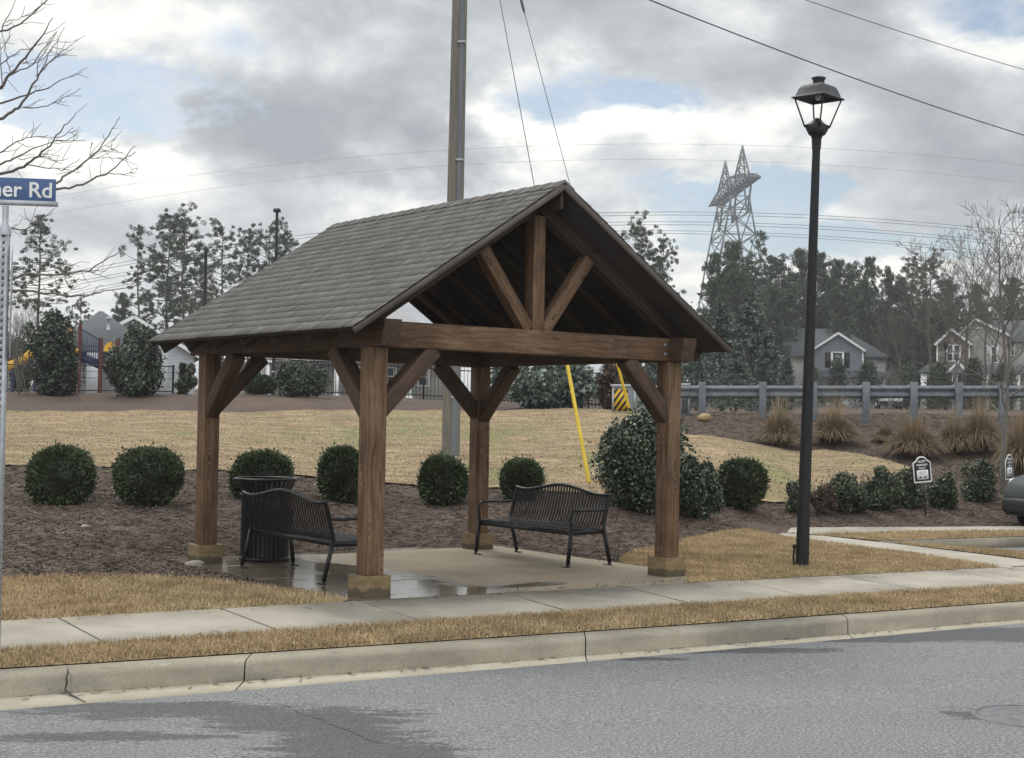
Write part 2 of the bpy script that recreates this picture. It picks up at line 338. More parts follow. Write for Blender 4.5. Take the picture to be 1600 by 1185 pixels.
def shinglemat():
    m, t, b = mat('shingle', .93, .2); v = coords(t, rand=False)
    a = nn(t, 'ShaderNodeAttribute'); a.attribute_name = 'tint'
    c = ramp(t, a.outputs['Fac'], [(0, (.118, .110, .10)), (.5, (.155, .146, .134)), (1, (.19, .18, .166))])
    c = mixc(t, smooth(t, a.outputs['Fac'], 0., -.5), c, (.02, .019, .018)); c = mixc(t, .55, c, ramp(t, noise(t, v, 130, 2), [(.3, .15), (.7, .85)]), 'OVERLAY')
    c = mixc(t, math_(t, 'MULTIPLY', smooth(t, noise(t, vmath(t, 'MULTIPLY', v, (1, 1, 1)), 1.1, 4), .45, .7), .35), c, (.115, .112, .105))
    lk(t, c, b.inputs['Base Color']); bump(t, b, noise(t, v, 160, 2), .4, .004); return m
M['shingle'] = shinglemat()

# ------------------------------------------------------------------ survey: lines measured from the place, in metres
def gz(px, py, z):
    d = ray(px, py); return np.array([0, 0, EYE])+d*((z-EYE)/d[2])
def at(px, py, Y):
    d = ray(px, py); return np.array([0, 0, EYE])+d*(Y/d[1])
XS = np.concatenate([np.arange(-60, -6, 3.), np.arange(-6, 9, .25), np.arange(9, 63, 3.)])
class Line:                                             # y(x): quadratic in the surveyed stretch, straight beyond it
    def __init__(s, pts, z):
        P = np.array([gz(x, y, z) for x, y in pts]); s.p = np.polyfit(P[:, 0], P[:, 1], 2); s.lo, s.hi = P[:, 0].min()-.5, P[:, 0].max()+.5
    def __call__(s, x):
        x = np.asarray(x, float); q = np.clip(x, s.lo, s.hi); return np.polyval(s.p, q)+np.polyval(np.polyder(s.p), q)*(x-q)
L_kb = Line([(0, 1043), (380, 1028), (800, 994), (900, 987), (1315, 960), (1600, 940)], -.06)     # kerb, back of top
L_kf = Line([(0, 1086), (385, 1068), (800, 1034), (915, 1022), (1315, 988), (1600, 968)], -.2)     # kerb, foot of face
L_rd = Line([(0, 1108), (425, 1078), (800, 1043), (1070, 1021), (1340, 994), (1600, 975)], -.212)  # asphalt edge
L_sf = Line([(0, 1015), (380, 997), (660, 975), (1000, 951), (1300, 932), (1600, 918)], -.045)     # pavement, street side
L_sb = Line([(0, 967), (300, 957), (540, 944), (700, 932), (940, 917), (1070, 909), (1200, 904), (1340, 899), (1570, 887)], 0)
# pavilion frame of reference
PO = np.array([-1.2935, 13.505, 0]); YAW = .649; PW, PD = 3.782, 3.514
E1 = np.array([math.cos(YAW), math.sin(YAW), 0]); E2 = np.array([-math.sin(YAW), math.cos(YAW), 0])
def pav(a, b, z=0): return PO+E1*a+E2*b+np.array([0, 0, z])
slab_poly = np.array([pav(-.28, -.22), pav(4.2, -.38), pav(4.24, 4.02), pav(-.25, 4.0)])[:, :2]
_sx0, _sx1 = slab_poly[0][0]-.02, slab_poly[1][0]
def sdf(poly, X, Y):                                    # signed distance, negative inside
    X = np.asarray(X, float); Y = np.asarray(Y, float); d = np.full(X.shape, 1e9); ins = np.zeros(X.shape, bool); n = len(poly)
    for i in range(n):
        ax, ay = poly[i]; bx, by = poly[(i+1) % n]; ex, ey = bx-ax, by-ay
        tt = np.clip(((X-ax)*ex+(Y-ay)*ey)/(ex*ex+ey*ey+1e-12), 0, 1); d = np.minimum(d, np.hypot(X-ax-tt*ex, Y-ay-tt*ey))
        if ey != 0:
            cr = ((ay > Y) != (by > Y)) & (X < ex*(Y-ay)/ey+ax); ins ^= cr
    return np.where(ins, -d, d)
COLS = [(-1400, [(13, 0), (15, .1), (20.5, .45), (24, .76), (29, .97), (34, 1.28), (40, 1.58), (43, 2.0), (45.5, 2.2), (60, 2.3), (120, 3), (400, 8)]),
        (0, [(12.9, 0), (14.5, .08), (20.5, .38), (24, .74), (29, .95), (34, 1.28), (40, 1.6), (43, 2.0), (45.5, 2.2), (60, 2.3), (120, 3), (400, 8)]),
        (300, [(14, 0), (16, .08), (20.3, .32), (24.2, .68), (29, .93), (34, 1.3), (40, 1.68), (43, 2.1), (45.5, 2.25), (60, 2.3), (120, 3), (400, 8)]),
        (600, [(18.3, 0), (19.5, .08), (22, .3), (24.4, .52), (29, .88), (34, 1.35), (40, 1.8), (43, 2.15), (46, 2.3), (60, 2.35), (120, 3), (400, 8)]),
        (900, [(19.2, 0), (21, .15), (23, .4), (24.2, .5), (29, .85), (34, 1.4), (40, 1.93), (46, 2.0), (60, 2.1), (120, 3), (400, 8)]),
        (1100, [(20, 0), (22, .13), (23.5, .3), (25, .5), (29, .95), (33, 1.4), (35.5, 1.88), (40, 1.95), (60, 2.0), (120, 3), (400, 8)]),
        (1250, [(23.6, 0), (24.2, .08), (25, .22), (26, .36), (29, .68), (31.5, .95), (33.5, 1.2), (35.5, 1.8), (36.5, 1.93), (60, 2.0), (120, 3), (400, 8)]),
        (1400, [(24.2, 0), (25.5, .2), (27, .4), (30, .76), (31.5, .92), (33.5, 1.35), (35.5, 1.82), (36.5, 1.95), (60, 2.0), (120, 3), (400, 8)]),
        (1600, [(24.9, 0), (26, .18), (28, .5), (31, .9), (33.5, 1.4), (35.5, 1.85), (36.5, 1.97), (60, 2.0), (120, 3), (400, 8)]),
        (3000, [(26, 0), (28, .4), (31, .9), (33.5, 1.4), (35.5, 1.85), (36.5, 1.97), (60, 2.0), (120, 3), (400, 8)])]
CU_ = np.array([(c[0]-800)/FPX for c in COLS])
path_l = [gz(x, y, 0)[:2] for x, y in [(1172, 829), (1264, 845), (1416, 864), (1584, 889.5)]]
path_r = [gz(x, y, 0)[:2] for x, y in [(1600, 875), (1495, 862), (1395, 850), (1288, 838)]]
lot_poly = np.array([gz(x, y, z)[:2] for x, y, z in [(1385, 846.5, 0), (1575, 840.5, 0)]]+[(16, 25.3), (16, 19.2), (9.0, 18.2)]+[gz(1600, 862, 0)[:2]])
def H(X, Y, bumps=True):
    X = np.asarray(X, float); Y = np.asarray(Y, float); u = np.clip(X/np.maximum(Y, 1), CU_[0], CU_[-1]-1e-6)
    Z = np.stack([np.interp(Y, [p[0] for p in c[1]], [p[1] for p in c[1]]) for c in COLS])
    k = np.clip(np.searchsorted(CU_, u, 'right')-1, 0, len(CU_)-2); f = (u-CU_[k])/(CU_[k+1]-CU_[k])
    z = np.take_along_axis(Z, k[None], 0)[0]*(1-f)+np.take_along_axis(Z, (k+1)[None], 0)[0]*f
    if bumps:
        amp = np.clip(z/.3, 0, 1)*.035
        z = z+amp*(np.sin(1.7*X+.6*Y)+np.sin(2.9*Y-1.1*X)+.6*np.sin(5.3*X+2.2*Y)+.5*np.sin(7.1*Y+3*X))*.5
    ds = np.clip((sdf(slab_poly, X, Y)-.03)/.7, 0, 1); z = z*(ds*ds*(3-2*ds))
    dk = (Y-L_kb(X))*.86; z = z+np.interp(dk, [0, .45, 1.75], [-.066, -.06, -.022])
    return z
def ground(px, py, y0=11., y1=200.):                    # where the line of sight meets the land
    ys = np.geomspace(y0, y1, 4000); d = ray(px, py); P = np.array([0, 0, EYE])+d*(ys/d[1])[:, None]
    h = H(P[:, 0], P[:, 1]); s = np.nonzero(P[:, 2] <= h)[0]
    i = s[0] if len(s) else len(ys)-1
    return np.array([P[i, 0], P[i, 1], h[i]])
def hz(x, y): return float(H(np.array([x]), np.array([y]))[0])

def clip_mesh(V, F, phi):                               # keep phi >= 0
    V = list(map(tuple, V)); keep = phi[F] >= 0; full = keep.all(1); out = [F[full]]; mixd = F[keep.any(1) & ~full]; nv = len(V); cache = {}; ext = []
    def cut(a, b):
        nonlocal nv
        k = (min(a, b), max(a, b))
        if k not in cache:
            tt = phi[a]/(phi[a]-phi[b]); va = np.array(V[a]); V.append(tuple(va+(np.array(V[b])-va)*tt)); cache[k] = nv; nv += 1
        return cache[k]
    for f in mixd:
        q = []
        for i in range(3):
            a, b = f[i], f[(i+1) % 3]
            if phi[a] >= 0: q.append(a)
            if (phi[a] >= 0) != (phi[b] >= 0): q.append(cut(a, b))
        for i in range(1, len(q)-1): ext.append((q[0], q[i], q[i+1]))
    F2 = np.concatenate(out+([np.array(ext)] if ext else [])); V = np.array(V)
    us, inv = np.unique(F2, return_inverse=True); return V[us], inv.reshape(-1, 3)
def grid_tris(X, Y):
    r, c = X.shape; i = np.arange(r*c).reshape(r, c)
    q = np.stack([i[:-1, :-1], i[:-1, 1:], i[1:, 1:], i[1:, :-1]], -1).reshape(-1, 4)
    return np.concatenate([q[:, [0, 1, 2]], q[:, [0, 2, 3]]])
def drape(poly, step, dz, name, m, extra=None, wob=.0):
    poly = np.asarray(poly); lo = poly.min(0)-step; hi = poly.max(0)+step
    X, Y = np.meshgrid(np.arange(lo[0], hi[0]+step, step), np.arange(lo[1], hi[1]+step, step))
    phi = -sdf(poly, X, Y)
    if wob: phi = phi+wob*(np.sin(3.1*X+1.3*Y)+np.sin(2.3*Y-4.7*X+1)+.7*np.sin(9*X+5*Y))*.5
    if extra is not None: phi = np.minimum(phi, extra(X, Y))
    Z = H(X, Y)+dz; V, F = clip_mesh(np.stack([X, Y, Z], -1).reshape(-1, 3), grid_tris(X, Y), phi.ravel())
    mb = MB(); mb.add(V, [F]); return mb.build(name, m, smooth=True), V, F
def scatter(V, F, n, weight=None):                      # random points on a triangle mesh
    A = V[F[:, 0]]; B = V[F[:, 1]]; Cc = V[F[:, 2]]; ar = np.linalg.norm(np.cross(B-A, Cc-A), axis=1)/2
    if weight is not None: ar = ar*weight((A+B+Cc)/3)
    k = rng.choice(len(F), n, p=ar/ar.sum()); a, b = rng.random((2, n)); s = a+b > 1; a[s] = 1-a[s]; b[s] = 1-b[s]
    return A[k]+(B[k]-A[k])*a[:, None]+(Cc[k]-A[k])*b[:, None]

# ------------------------------------------------------------------ ground, road, kerb, pavement
def asphalt():
    m, t, b = mat('asphalt', .78, .3); v = coords(t, rand=False)
    c = ramp(t, noise(t, v, 52, 3, .8), [(.36, (.055, .055, .056)), (.5, (.155, .154, .154)), (.63, (.34, .336, .33))])
    c = mixc(t, .28, c, ramp(t, noise(t, vmath(t, 'MULTIPLY', v, (.6, 1.3, 1)), .9, 6), [(.3, (.125, .126, .13)), (.7, (.205, .205, .207))]))
    nz = nn(t, 'ShaderNodeTexNoise', Scale=1.1, Detail=3.0, Roughness=.5); lk(t, v, nz.inputs['Vector'])
    fz = nn(t, 'ShaderNodeTexNoise', Scale=4.5, Detail=9.0, Roughness=.72); lk(t, vmath(t, 'MULTIPLY', v, (.55, 2.2, 1)), fz.inputs['Vector'])
    jit = vmath(t, 'ADD', vmath(t, 'MULTIPLY', vmath(t, 'SUBTRACT', nz.outputs['Color'], (.5, .5, .5)), (1.3, 1.1, 0)), vmath(t, 'MULTIPLY', vmath(t, 'SUBTRACT', fz.outputs['Color'], (.5, .5, .5)), (3.4, 3.4, 0)))
    spk = noise(t, v, 30, 3, .7); acc = None
    for x, y, rx, ry in ((-2.1, 9.25, .95, .3), (-1.25, 8.9, .6, .38), (-.85, 8.0, .5, .75), (-2.3, 8.35, .7, .14), (.9, 11.6, .55, .10), (1.7, 12.0, .8, .09), (3.0, 12.75, .8, .10), (4.6, 13.4, 1.5, .36), (5.4, 12.85, 1.2, .40), (3.7, 12.95, .9, .22), (2.0, 12.15, .7, .14), (3.25, 9.28, .38, .22)):
        e = vmath(t, 'ADD', vmath(t, 'MULTIPLY', vmath(t, 'SUBTRACT', v, (x, y, 0)), (1/rx, 1/ry, 0)), jit)
        g = smooth(t, math_(t, 'ADD', vmath(t, 'LENGTH', e), math_(t, 'MULTIPLY', math_(t, 'SUBTRACT', spk, .5), 1.3)), 1.10, .95); acc = g if acc is None else math_(t, 'MAXIMUM', acc, g)
    c = mixc(t, math_(t, 'MULTIPLY', acc, .92), c, (.34, .345, .37), 'MULTIPLY')
    lk(t, c, b.inputs['Base Color']); lk(t, math_(t, 'SUBTRACT', .8, math_(t, 'MULTIPLY', acc, .12)), b.inputs['Roughness'])
    bump(t, b, noise(t, v, 45, 3), .8, .01); return m
M['asphalt'] = asphalt()
def strip(mb, fy0, z0, fy1, z1, xs=XS):
    n = len(xs); V = np.concatenate([np.c_[xs, fy0(xs), np.full(n, z0)], np.c_[xs, fy1(xs), np.full(n, z1)]])
    i = np.arange(n-1); mb.add(V, [np.stack([i, i+1, i+1+n, i+n], 1)]); return mb
mb = MB(); rs = [(0, -.216), (1.2, -.185), (3.2, -.15), (6, -.17), (9, -.24)]
for (d0, z0), (d1, z1) in zip(rs[:-1], rs[1:]): strip(mb, lambda x: L_rd(x)-d0+(.25 if d0 == 0 else 0), z0-(.005 if d0 == 0 else 0), lambda x: L_rd(x)-d1, z1)
struct(mb.build('road', M['asphalt'], smooth=True))
# kerb and gutter in cast lengths with open joints
jx = [-12.3, -9.2, -6.75, -4.3, -1.86, .63, 3.07, 5.6, 8.1, 10.6, 13.1]
kb = MB(); gt = MB()
for k in range(len(jx)-1):
    a, b_ = jx[k]+.005, jx[k+1]-.005; xs = np.linspace(a, b_, 14); n = len(xs)
    jb = rng.normal(0, .004)
    prof = [(L_kb(xs)+.0, np.full(n, -.35)), (L_kb(xs), np.full(n, -.075)), (L_kb(xs)-.015, np.full(n, -.058)), (L_kb(xs)*.25+L_kf(xs)*.75+.02, np.full(n, -.062)),
            (L_kf(xs)+.035, np.full(n, -.074)), (L_kf(xs)+.012, np.full(n, -.10)), (L_kf(xs), np.full(n, -.2+.004)), (L_kf(xs)-.012, np.full(n, -.215)), (L_kf(xs)-.012, np.full(n, -.35))]
    V = np.concatenate([np.c_[xs, y+jb, z] for y, z in prof]); i = np.arange(n-1)
    kb.add(V, [np.concatenate([np.stack([r*n+i, (r+1)*n+i, (r+1)*n+i+1, r*n+i+1], 1) for r in range(len(prof)-1)])])
    for e in (0, n-1):
        ids = np.array([r*n+e for r in range(len(prof))]); kb.add(V[ids], [np.arange(len(ids)) if e else np.arange(len(ids))[::-1]])
    prof = [(L_kf(xs)+.01, np.full(n, -.205)), (L_rd(xs), np.full(n, -.21)), (L_rd(xs), np.full(n, -.3))]
    V = np.concatenate([np.c_[xs, y, z] for y, z in prof]); gt.add(V, [np.concatenate([np.stack([r*n+i, (r+1)*n+i, (r+1)*n+i+1, r*n+i+1], 1) for r in range(2)])])
struct(kb.build('kerb', M['kerb'])); struct(gt.build('gutter', M['gutter']))
ck = MB()                                               # a crack across the kerb
cp = np.array([gz(106, 1046, -.056), gz(107, 1052, -.066), gz(104, 1060, -.10), gz(105, 1068, -.14), gz(102, 1079, -.185), gz(110, 1086, -.2), gz(122, 1092, -.2), gz(134, 1098, -.205)])
cp[:, 2] += .004; cp[:, 1] -= .006
ck.tube(cp, [.004, .006, .005, .006, .005, .007, .005, .003], 4); struct(ck.build('kerb_crack', M['ink']))
ck = MB(); cp = np.array([gz(x, y, -.2) for x, y in [(398, 1079), (420, 1090), (432, 1101), (455, 1108), (470, 1121), (498, 1128), (520, 1141), (548, 1150), (575, 1166), (600, 1172)]]); cp[:, 2] = np.interp(L_rd(cp[:, 0])-cp[:, 1], [d for d, z in rs], [z for d, z in rs])+.001
ff = np.linspace(0, 9, 55); cp = np.stack([np.interp(ff, np.arange(10), cp[:, k]) for k in range(3)], 1); cp += rng.normal(0, .012, cp.shape)*[1, 1, 0]; ck.tube(cp, .0008+.002*rng.random(55), 4); struct(ck.build('road_crack', M['ink']))
struct(strip(MB(), lambda x: L_sf(x)-.01, -.085, lambda x: L_sb(x)+.02, -.04).build('pavement_bed', M['ink']))
jb = [gz(x, y, 0)[0] for x, y in [(90, 966), (337, 957), (555, 944), (790, 929), (975, 916), (1155, 907), (1310, 901), (1490, 893)]]
jf = [gz(x, y, -.045)[0] for x, y in [(160, 1011), (440, 991), (670, 973), (900, 958), (1090, 944.5), (1270, 935), (1460, 926)]]
jf.append(jf[-1]+1.35)
for k in range(7): jb.insert(0, jb[0]-1.28); jf.insert(0, jf[0]-1.28); jb.append(jb[-1]+1.35); jf.append(jf[-1]+1.35)
sw = MB()
for k in range(len(jb)-1):
    n = 6; g = .011; s = np.linspace(0, 1, n); xb = jb[k]+g+(jb[k+1]-jb[k]-2*g)*s; xf = jf[k]+g+(jf[k+1]-jf[k]-2*g)*s; dz = rng.normal(0, .0025)
    B = np.c_[xb, L_sb(xb), np.full(n, dz)]; Ft = np.c_[xf, L_sf(xf), np.full(n, -.043+dz)]; lowB = B-[0, 0, .06]; lowF = Ft-[0, 0, .06]
    V = np.concatenate([lowB, B, Ft, lowF]); i = np.arange(n-1)
    sw.add(V, [np.concatenate([np.stack([r*n+i, r*n+i+1, (r+1)*n+i+1, (r+1)*n+i], 1) for r in range(3)])])
    for e in (0, n-1): sw.add(V[[r*n+e for r in range(4)]], [np.arange(4)])
struct(sw.build('pavement', M['concrete']))
# the pavilion's concrete slab, wet on its left half
def slabmat():
    m, t, b = mat('slab_concrete', .8, .35); v = coords(t, rand=False)
    c = ramp(t, noise(t, v, 1.5, 8), [(.3, (.215, .175, .118)), (.7, (.30, .248, .172))])
    c = mixc(t, .15, c, ramp(t, noise(t, v, 150, 2), [(.3, .2), (.7, .8)]), 'OVERLAY')
    s = nn(t, 'ShaderNodeSeparateXYZ'); lk(t, v, s.inputs[0])
    nz = noise(t, vmath(t, 'MULTIPLY', v, (1.2, 1.0, 1)), 1.3, 6, .55, .3)
    damp = math_(t, 'ADD', smooth(t, s.outputs[0], 2.0, .9), math_(t, 'MULTIPLY', math_(t, 'SUBTRACT', nz, .5), 1.6))
    fr = math_(t, 'MULTIPLY', smooth(t, math_(t, 'ABSOLUTE', math_(t, 'SUBTRACT', s.outputs[1], .03)), .26, .08), smooth(t, s.outputs[0], 2.6, 2.1))
    damp = math_(t, 'MAXIMUM', damp, math_(t, 'ADD', fr, math_(t, 'MULTIPLY', math_(t, 'SUBTRACT', nz, .5), .5)))
    bkw = math_(t, 'ADD', math_(t, 'MULTIPLY', smooth(t, s.outputs[1], 3.55, 3.85), .9), math_(t, 'MULTIPLY', math_(t, 'SUBTRACT', nz, .5), 1.4)); damp = math_(t, 'MAXIMUM', damp, bkw)
    wet = smooth(t, damp, .42, .58); pud = smooth(t, math_(t, 'ADD', damp, math_(t, 'MULTIPLY', math_(t, 'SUBTRACT', noise(t, vmath(t, 'MULTIPLY', v, (.6, 2.2, 1)), 2.2, 4), .5), 1.6)), .74, .86)
    c = mixc(t, math_(t, 'MULTIPLY', wet, .70), c, (.10, .082, .062))
    lk(t, c, b.inputs['Base Color'])
    lk(t, math_(t, 'SUBTRACT', math_(t, 'SUBTRACT', .82, math_(t, 'MULTIPLY', wet, .50)), math_(t, 'MULTIPLY', pud, .22)), b.inputs['Roughness'])
    bn = nn(t, 'ShaderNodeBump', Distance=.003); lk(t, noise(t, v, 60, 3), bn.inputs['Height']); lk(t, math_(t, 'MULTIPLY', math_(t, 'SUBTRACT', 1.0, pud), .25), bn.inputs['Strength']); lk(t, bn.outputs[0], b.inputs['Normal'])
    return m
M['slab'] = slabmat()
def to_pav(p): d = np.array([p[0], p[1], 0])-[PO[0], PO[1], 0]; return d@E1, d@E2
xs = np.linspace(_sx0, _sx1, 12); fr = [to_pav((x, float(L_sb(x))+.012)) for x in xs]
outline = fr+[(4.24, .4), (4.24, 4.02), (-.25, 4.0), (-.28, .3)]
so_ = MB(); so_.prism([(a, b) for a, b in outline], np.eye(4), .1); slab = so_.build('pavilion_slab', M['slab'])
slab.location = (PO[0], PO[1], -.098); slab.rotation_euler = (0, 0, YAW); struct(slab)
# side path, far path and parking court
def flat(poly, z, name, m, th=.06):
    q = MB(); poly = np.array(poly); a = sum(poly[i][0]*poly[(i+1) % len(poly)][1]-poly[(i+1) % len(poly)][0]*poly[i][1] for i in range(len(poly)))
    if a < 0: poly = poly[::-1]
    T = np.eye(4); T[2, 3] = z-th; q.prism(poly, T, th); return struct(q.build(name, m))
sbx = lambda x: (x, float(L_sb(x))+.012)
pth = path_l+[sbx(6.05), sbx(9.5)]+[(9.6, 18.9)]+path_r+[gz(1262, 836.5, 0)[:2]]
flat(pth, .004, 'path', M['concrete'])
fw = [gz(1172, 829, 0)[:2]+np.array([-.3, .1]), gz(1210, 831, 0)[:2], gz(1262, 834.5, 0)[:2], gz(1400, 831.5, 0)[:2], gz(1570, 829.5, 0)[:2], (14, 25.1), (14, 26.4), gz(1570, 822.5, 0)[:2], gz(1400, 823.3, 0)[:2], gz(1262, 824, 0)[:2], gz(1190, 825, 0)[:2]]
flat(fw, -.002, 'far_path', M['concrete'])
flat(lot_poly, -.14, 'parking_court', M['asphalt'], .02)
lk_ = MB(); lp = np.array([gz(1378, 846.2, 0)[:2], gz(1470, 843.6, 0)[:2], gz(1575, 840.3, 0)[:2], (14, 25.1)])
n_ = lp[1:]-lp[:-1]
for p, q in zip(lp[:-1], lp[1:]): lk_.bar((*p, -.085), (*q, -.085), .15, .17)
lp2 = np.array([gz(1378, 846.6, 0)[:2], gz(1490, 855, 0)[:2], gz(1600, 863.5, 0)[:2], (9.2, 18.6)])
for p, q in zip(lp2[:-1], lp2[1:]): lk_.bar((*p, -.087), (*q, -.087), .15, .166)
struct(lk_.build('court_kerb', M['kerb']))

# land: one sheet to the horizon, cut away under the road and the parking court
Yr = np.concatenate([np.arange(7.5, 30, .16), np.arange(30, 48, .35), np.geomspace(48, 1500, 40)])
ur = np.concatenate([np.linspace(-3, -.5, 14)[:-1], np.linspace(-.5, .5, 150), np.linspace(.5, 3, 14)[1:]])
U_, Y_ = np.meshgrid(ur, Yr); X_ = U_*Y_; Z_ = H(X_, Y_)
phi = np.minimum(Y_-L_kb(X_)+.01, sdf(lot_poly, X_, Y_))
V, F = clip_mesh(np.stack([X_, Y_, Z_], -1).reshape(-1, 3), grid_tris(X_, Y_), phi.ravel())
mb = MB(); mb.add(V, [F]); struct(mb.build('ground', M['mulch'], smooth=True)); GV, GF = V, F
back = MB(); back.box2((-200, -120, -.9), (200, 20, -.6)); struct(back.build('ground_behind', M['mulch']))

# lawns
G = lambda *pts: [ground(x, y)[:2] for x, y in pts]
lawn_lo = G((-500, 725), (-200, 727), (0, 729), (150, 732), (300, 736), (480, 747), (600, 757), (740, 766), (870, 771), (1000, 777), (1100, 782), (1200, 787), (1235, 788), (1330, 767), (1400, 747), (1424, 733))
lawn_hi = G((1392, 722), (1290, 705), (1150, 691), (1085, 683), (1045, 668), (1022, 655))
lawn_poly = lawn_lo+lawn_hi+[(4.6, 38), (4.4, 40.), (0, 40), (-8, 40), (-16, 40), (-24, 40)]
def lawnmat():
    m = M['lawn']; t = m.node_tree; b = t.nodes['Principled BSDF']; old = b.inputs['Base Color'].links[0].from_socket
    v = coords(t, (1, .45, 1), rand=False)
    g = math_(t, 'MULTIPLY', smooth(t, noise(t, v, .42, 5), .50, .66), .75)
    st = noise(t, coords(t, (.55, 3.2, 1), rand=False), 1.6, 7, .68); old = mixc(t, .75, old, ramp(t, st, [(.32, .22), (.68, .78)]), 'OVERLAY')
    lk(t, mixc(t, g, old, (.17, .185, .075)), b.inputs['Base Color'])
lawnmat()
lawn, LV, LF = drape(lawn_poly, .28, .035, 'lawn', M['lawn'], wob=.05); struct(lawn)
patch_l = [(-14, 12.2)]+G((-420, 912))+G((-120, 910), (0, 908), (100, 904), (250, 905), (330, 910), (420, 922), (500, 932), (545, 941))+[sbx(x) for x in np.linspace(-1.5, -14, 14)]
patch_r = G((968, 877), (990, 864), (1080, 843), (1168, 829.5))+path_l[1:]+[sbx(x) for x in np.linspace(5.98, 1.85, 8)]+[tuple(pav(4.27, .2)[:2]), tuple(pav(4.27, 1.3)[:2])]
vg = np.concatenate([np.c_[XS[(XS > -14) & (XS < 14)], L_kb(XS[(XS > -14) & (XS < 14)])+.01], np.c_[XS[(XS > -14) & (XS < 14)], L_sf(XS[(XS > -14) & (XS < 14)])-.01][::-1]])
pr = np.array(path_r)
strip_r = [gz(1296, 837.5, 0)[:2], gz(1395, 849.3, 0)[:2], gz(1495, 861, 0)[:2], gz(1600, 874, 0)[:2], (9.5, 18.8), (9.1, 18.7), gz(1600, 864.5, 0)[:2], gz(1490, 856, 0)[:2], gz(1376, 847.2, 0)[:2]]
strip_f = [gz(1272, 836, 0)[:2], gz(1376, 846.0, 0)[:2], gz(1470, 842.9, 0)[:2], gz(1575, 839.6, 0)[:2], (14, 25.0), (14, 24.9), gz(1570, 830.3, 0)[:2], gz(1400, 832.2, 0)[:2]]
near = []
for poly, st, dz in ((patch_l, .12, .02), (patch_r, .12, .025), (vg, .08, .012), (strip_r, .08, .03), (strip_f, .08, .03)):
    o_, v_, f_ = drape(poly, st, dz, 'lawn', M['lawn']); struct(o_); near.append((v_, f_))
def blades(P, h, wd, lean=.5):
    n = len(P); a = rng.random(n)*6.283; d = np.stack([np.cos(a), np.sin(a), np.zeros(n)], 1); hh = h*(.5+rng.random(n)); ww = wd*(.6+.8*rng.random(n))
    b = rng.random(n)*6.283; l = np.stack([np.cos(b), np.sin(b), np.zeros(n)], 1)*(lean*hh*rng.random(n))[:, None]
    V = np.stack([P-d*ww[:, None], P+d*ww[:, None], P+l+np.array([0, 0, 1])*hh[:, None]], 1).reshape(-1, 3)
    return V, np.arange(3*n).reshape(-1, 3)
gb = MB()
for (v_, f_), n, h in zip(near, (46000, 50000, 72000, 9000, 11000), (.042, .034, .040, .034, .034)):
    gb.add(*[x if i == 0 else [x] for i, x in enumerate(blades(scatter(v_, f_, n, (lambda c: np.where(np.abs(c[:, 0]/c[:, 1]) < .6, 1., .1))), h, .006))])
tag(gb.build('dormant_grass', M['grass_blade']), 'short dormant tan grass blades beside the pavement and kerb', 'grass', kind='stuff')
gb = MB(); P = scatter(LV, LF, 150000, lambda c: np.where(np.abs(c[:, 0]/c[:, 1]) < .6, 1., .1)*(26/c[:, 1])**1.5); V, F = blades(P, .016, .008, 4.0); gb.add(V, [F])
tag(gb.build('lawn_grass', M['lawn_blade']), 'dormant tan lawn grass on the slope behind the pavilion', 'grass', kind='stuff')
# pine straw lying on the beds
polys = [np.array(p) for p in (lawn_poly, patch_l, patch_r, slab_poly, np.array(pth), np.array(fw), np.array(strip_f), np.array(strip_r))]
P = scatter(GV, GF, 210000, lambda c: np.where((np.abs(c[:, 0]/c[:, 1]) < .62) & (c[:, 1] < 37) & (c[:, 1]-L_sb(c[:, 0]) > .05), (16/c[:, 1])**1.3, 0))
ok = np.ones(len(P), bool)
for p in polys: ok &= sdf(p, P[:, 0], P[:, 1]) > .0
P = P[ok]; n = len(P); a = rng.random(n)*6.283; L = .035+.055*rng.random(n); d = np.stack([np.cos(a), np.sin(a), rng.normal(0, .22, n)], 1)*L[:, None]; q = np.stack([-np.sin(a), np.cos(a), np.zeros(n)], 1)*(.002+.003*rng.random(n))[:, None]
P = P+np.array([0, 0, .012]); V = np.stack([P-d-q, P+d-q, P+d+q+[0, 0, .004], P-d+q+[0, 0, .004]], 1).reshape(-1, 3)
mb = MB(); mb.add(V, [np.arange(4*n).reshape(-1, 4)]); tag(mb.build('pine_straw', M['straw']), 'loose brown pine straw and wood chips covering the planting beds', 'mulch', kind='stuff')
n = 520; xs_ = rng.uniform(-6, 9, n); k = rng.random(n); ys_ = np.where(k < .55, L_kf(xs_)-.02-.16*rng.random(n)**2, np.where(k < .8, L_sf(xs_)+.02+.25*rng.random(n)**2, L_sb(xs_)-.02-.4*rng.random(n)**2)); zs_ = np.where(k < .55, -.203, np.where(k < .8, -.036, .004))+.004
a = rng.random(n)*6.28; L = .012+.03*rng.random(n); P = np.stack([xs_, ys_, zs_], 1); d = np.stack([np.cos(a), np.sin(a), .15*rng.random(n)], 1)*L[:, None]; q = np.stack([-np.sin(a), np.cos(a), np.zeros(n)], 1)*(.002+.006*rng.random(n)**3)[:, None]
mb = MB(); mb.add(np.stack([P-d-q, P+d-q, P+d+q+[0, 0, .003], P-d+q+[0, 0, .003]], 1).reshape(-1, 3), [np.arange(4*n).reshape(-1, 4)]); tag(mb.build('leaf_litter', M['straw']), 'scattered bits of straw and dead leaf on the pavement and in the gutter', 'litter', kind='stuff')
# --- END OF SETTING ---

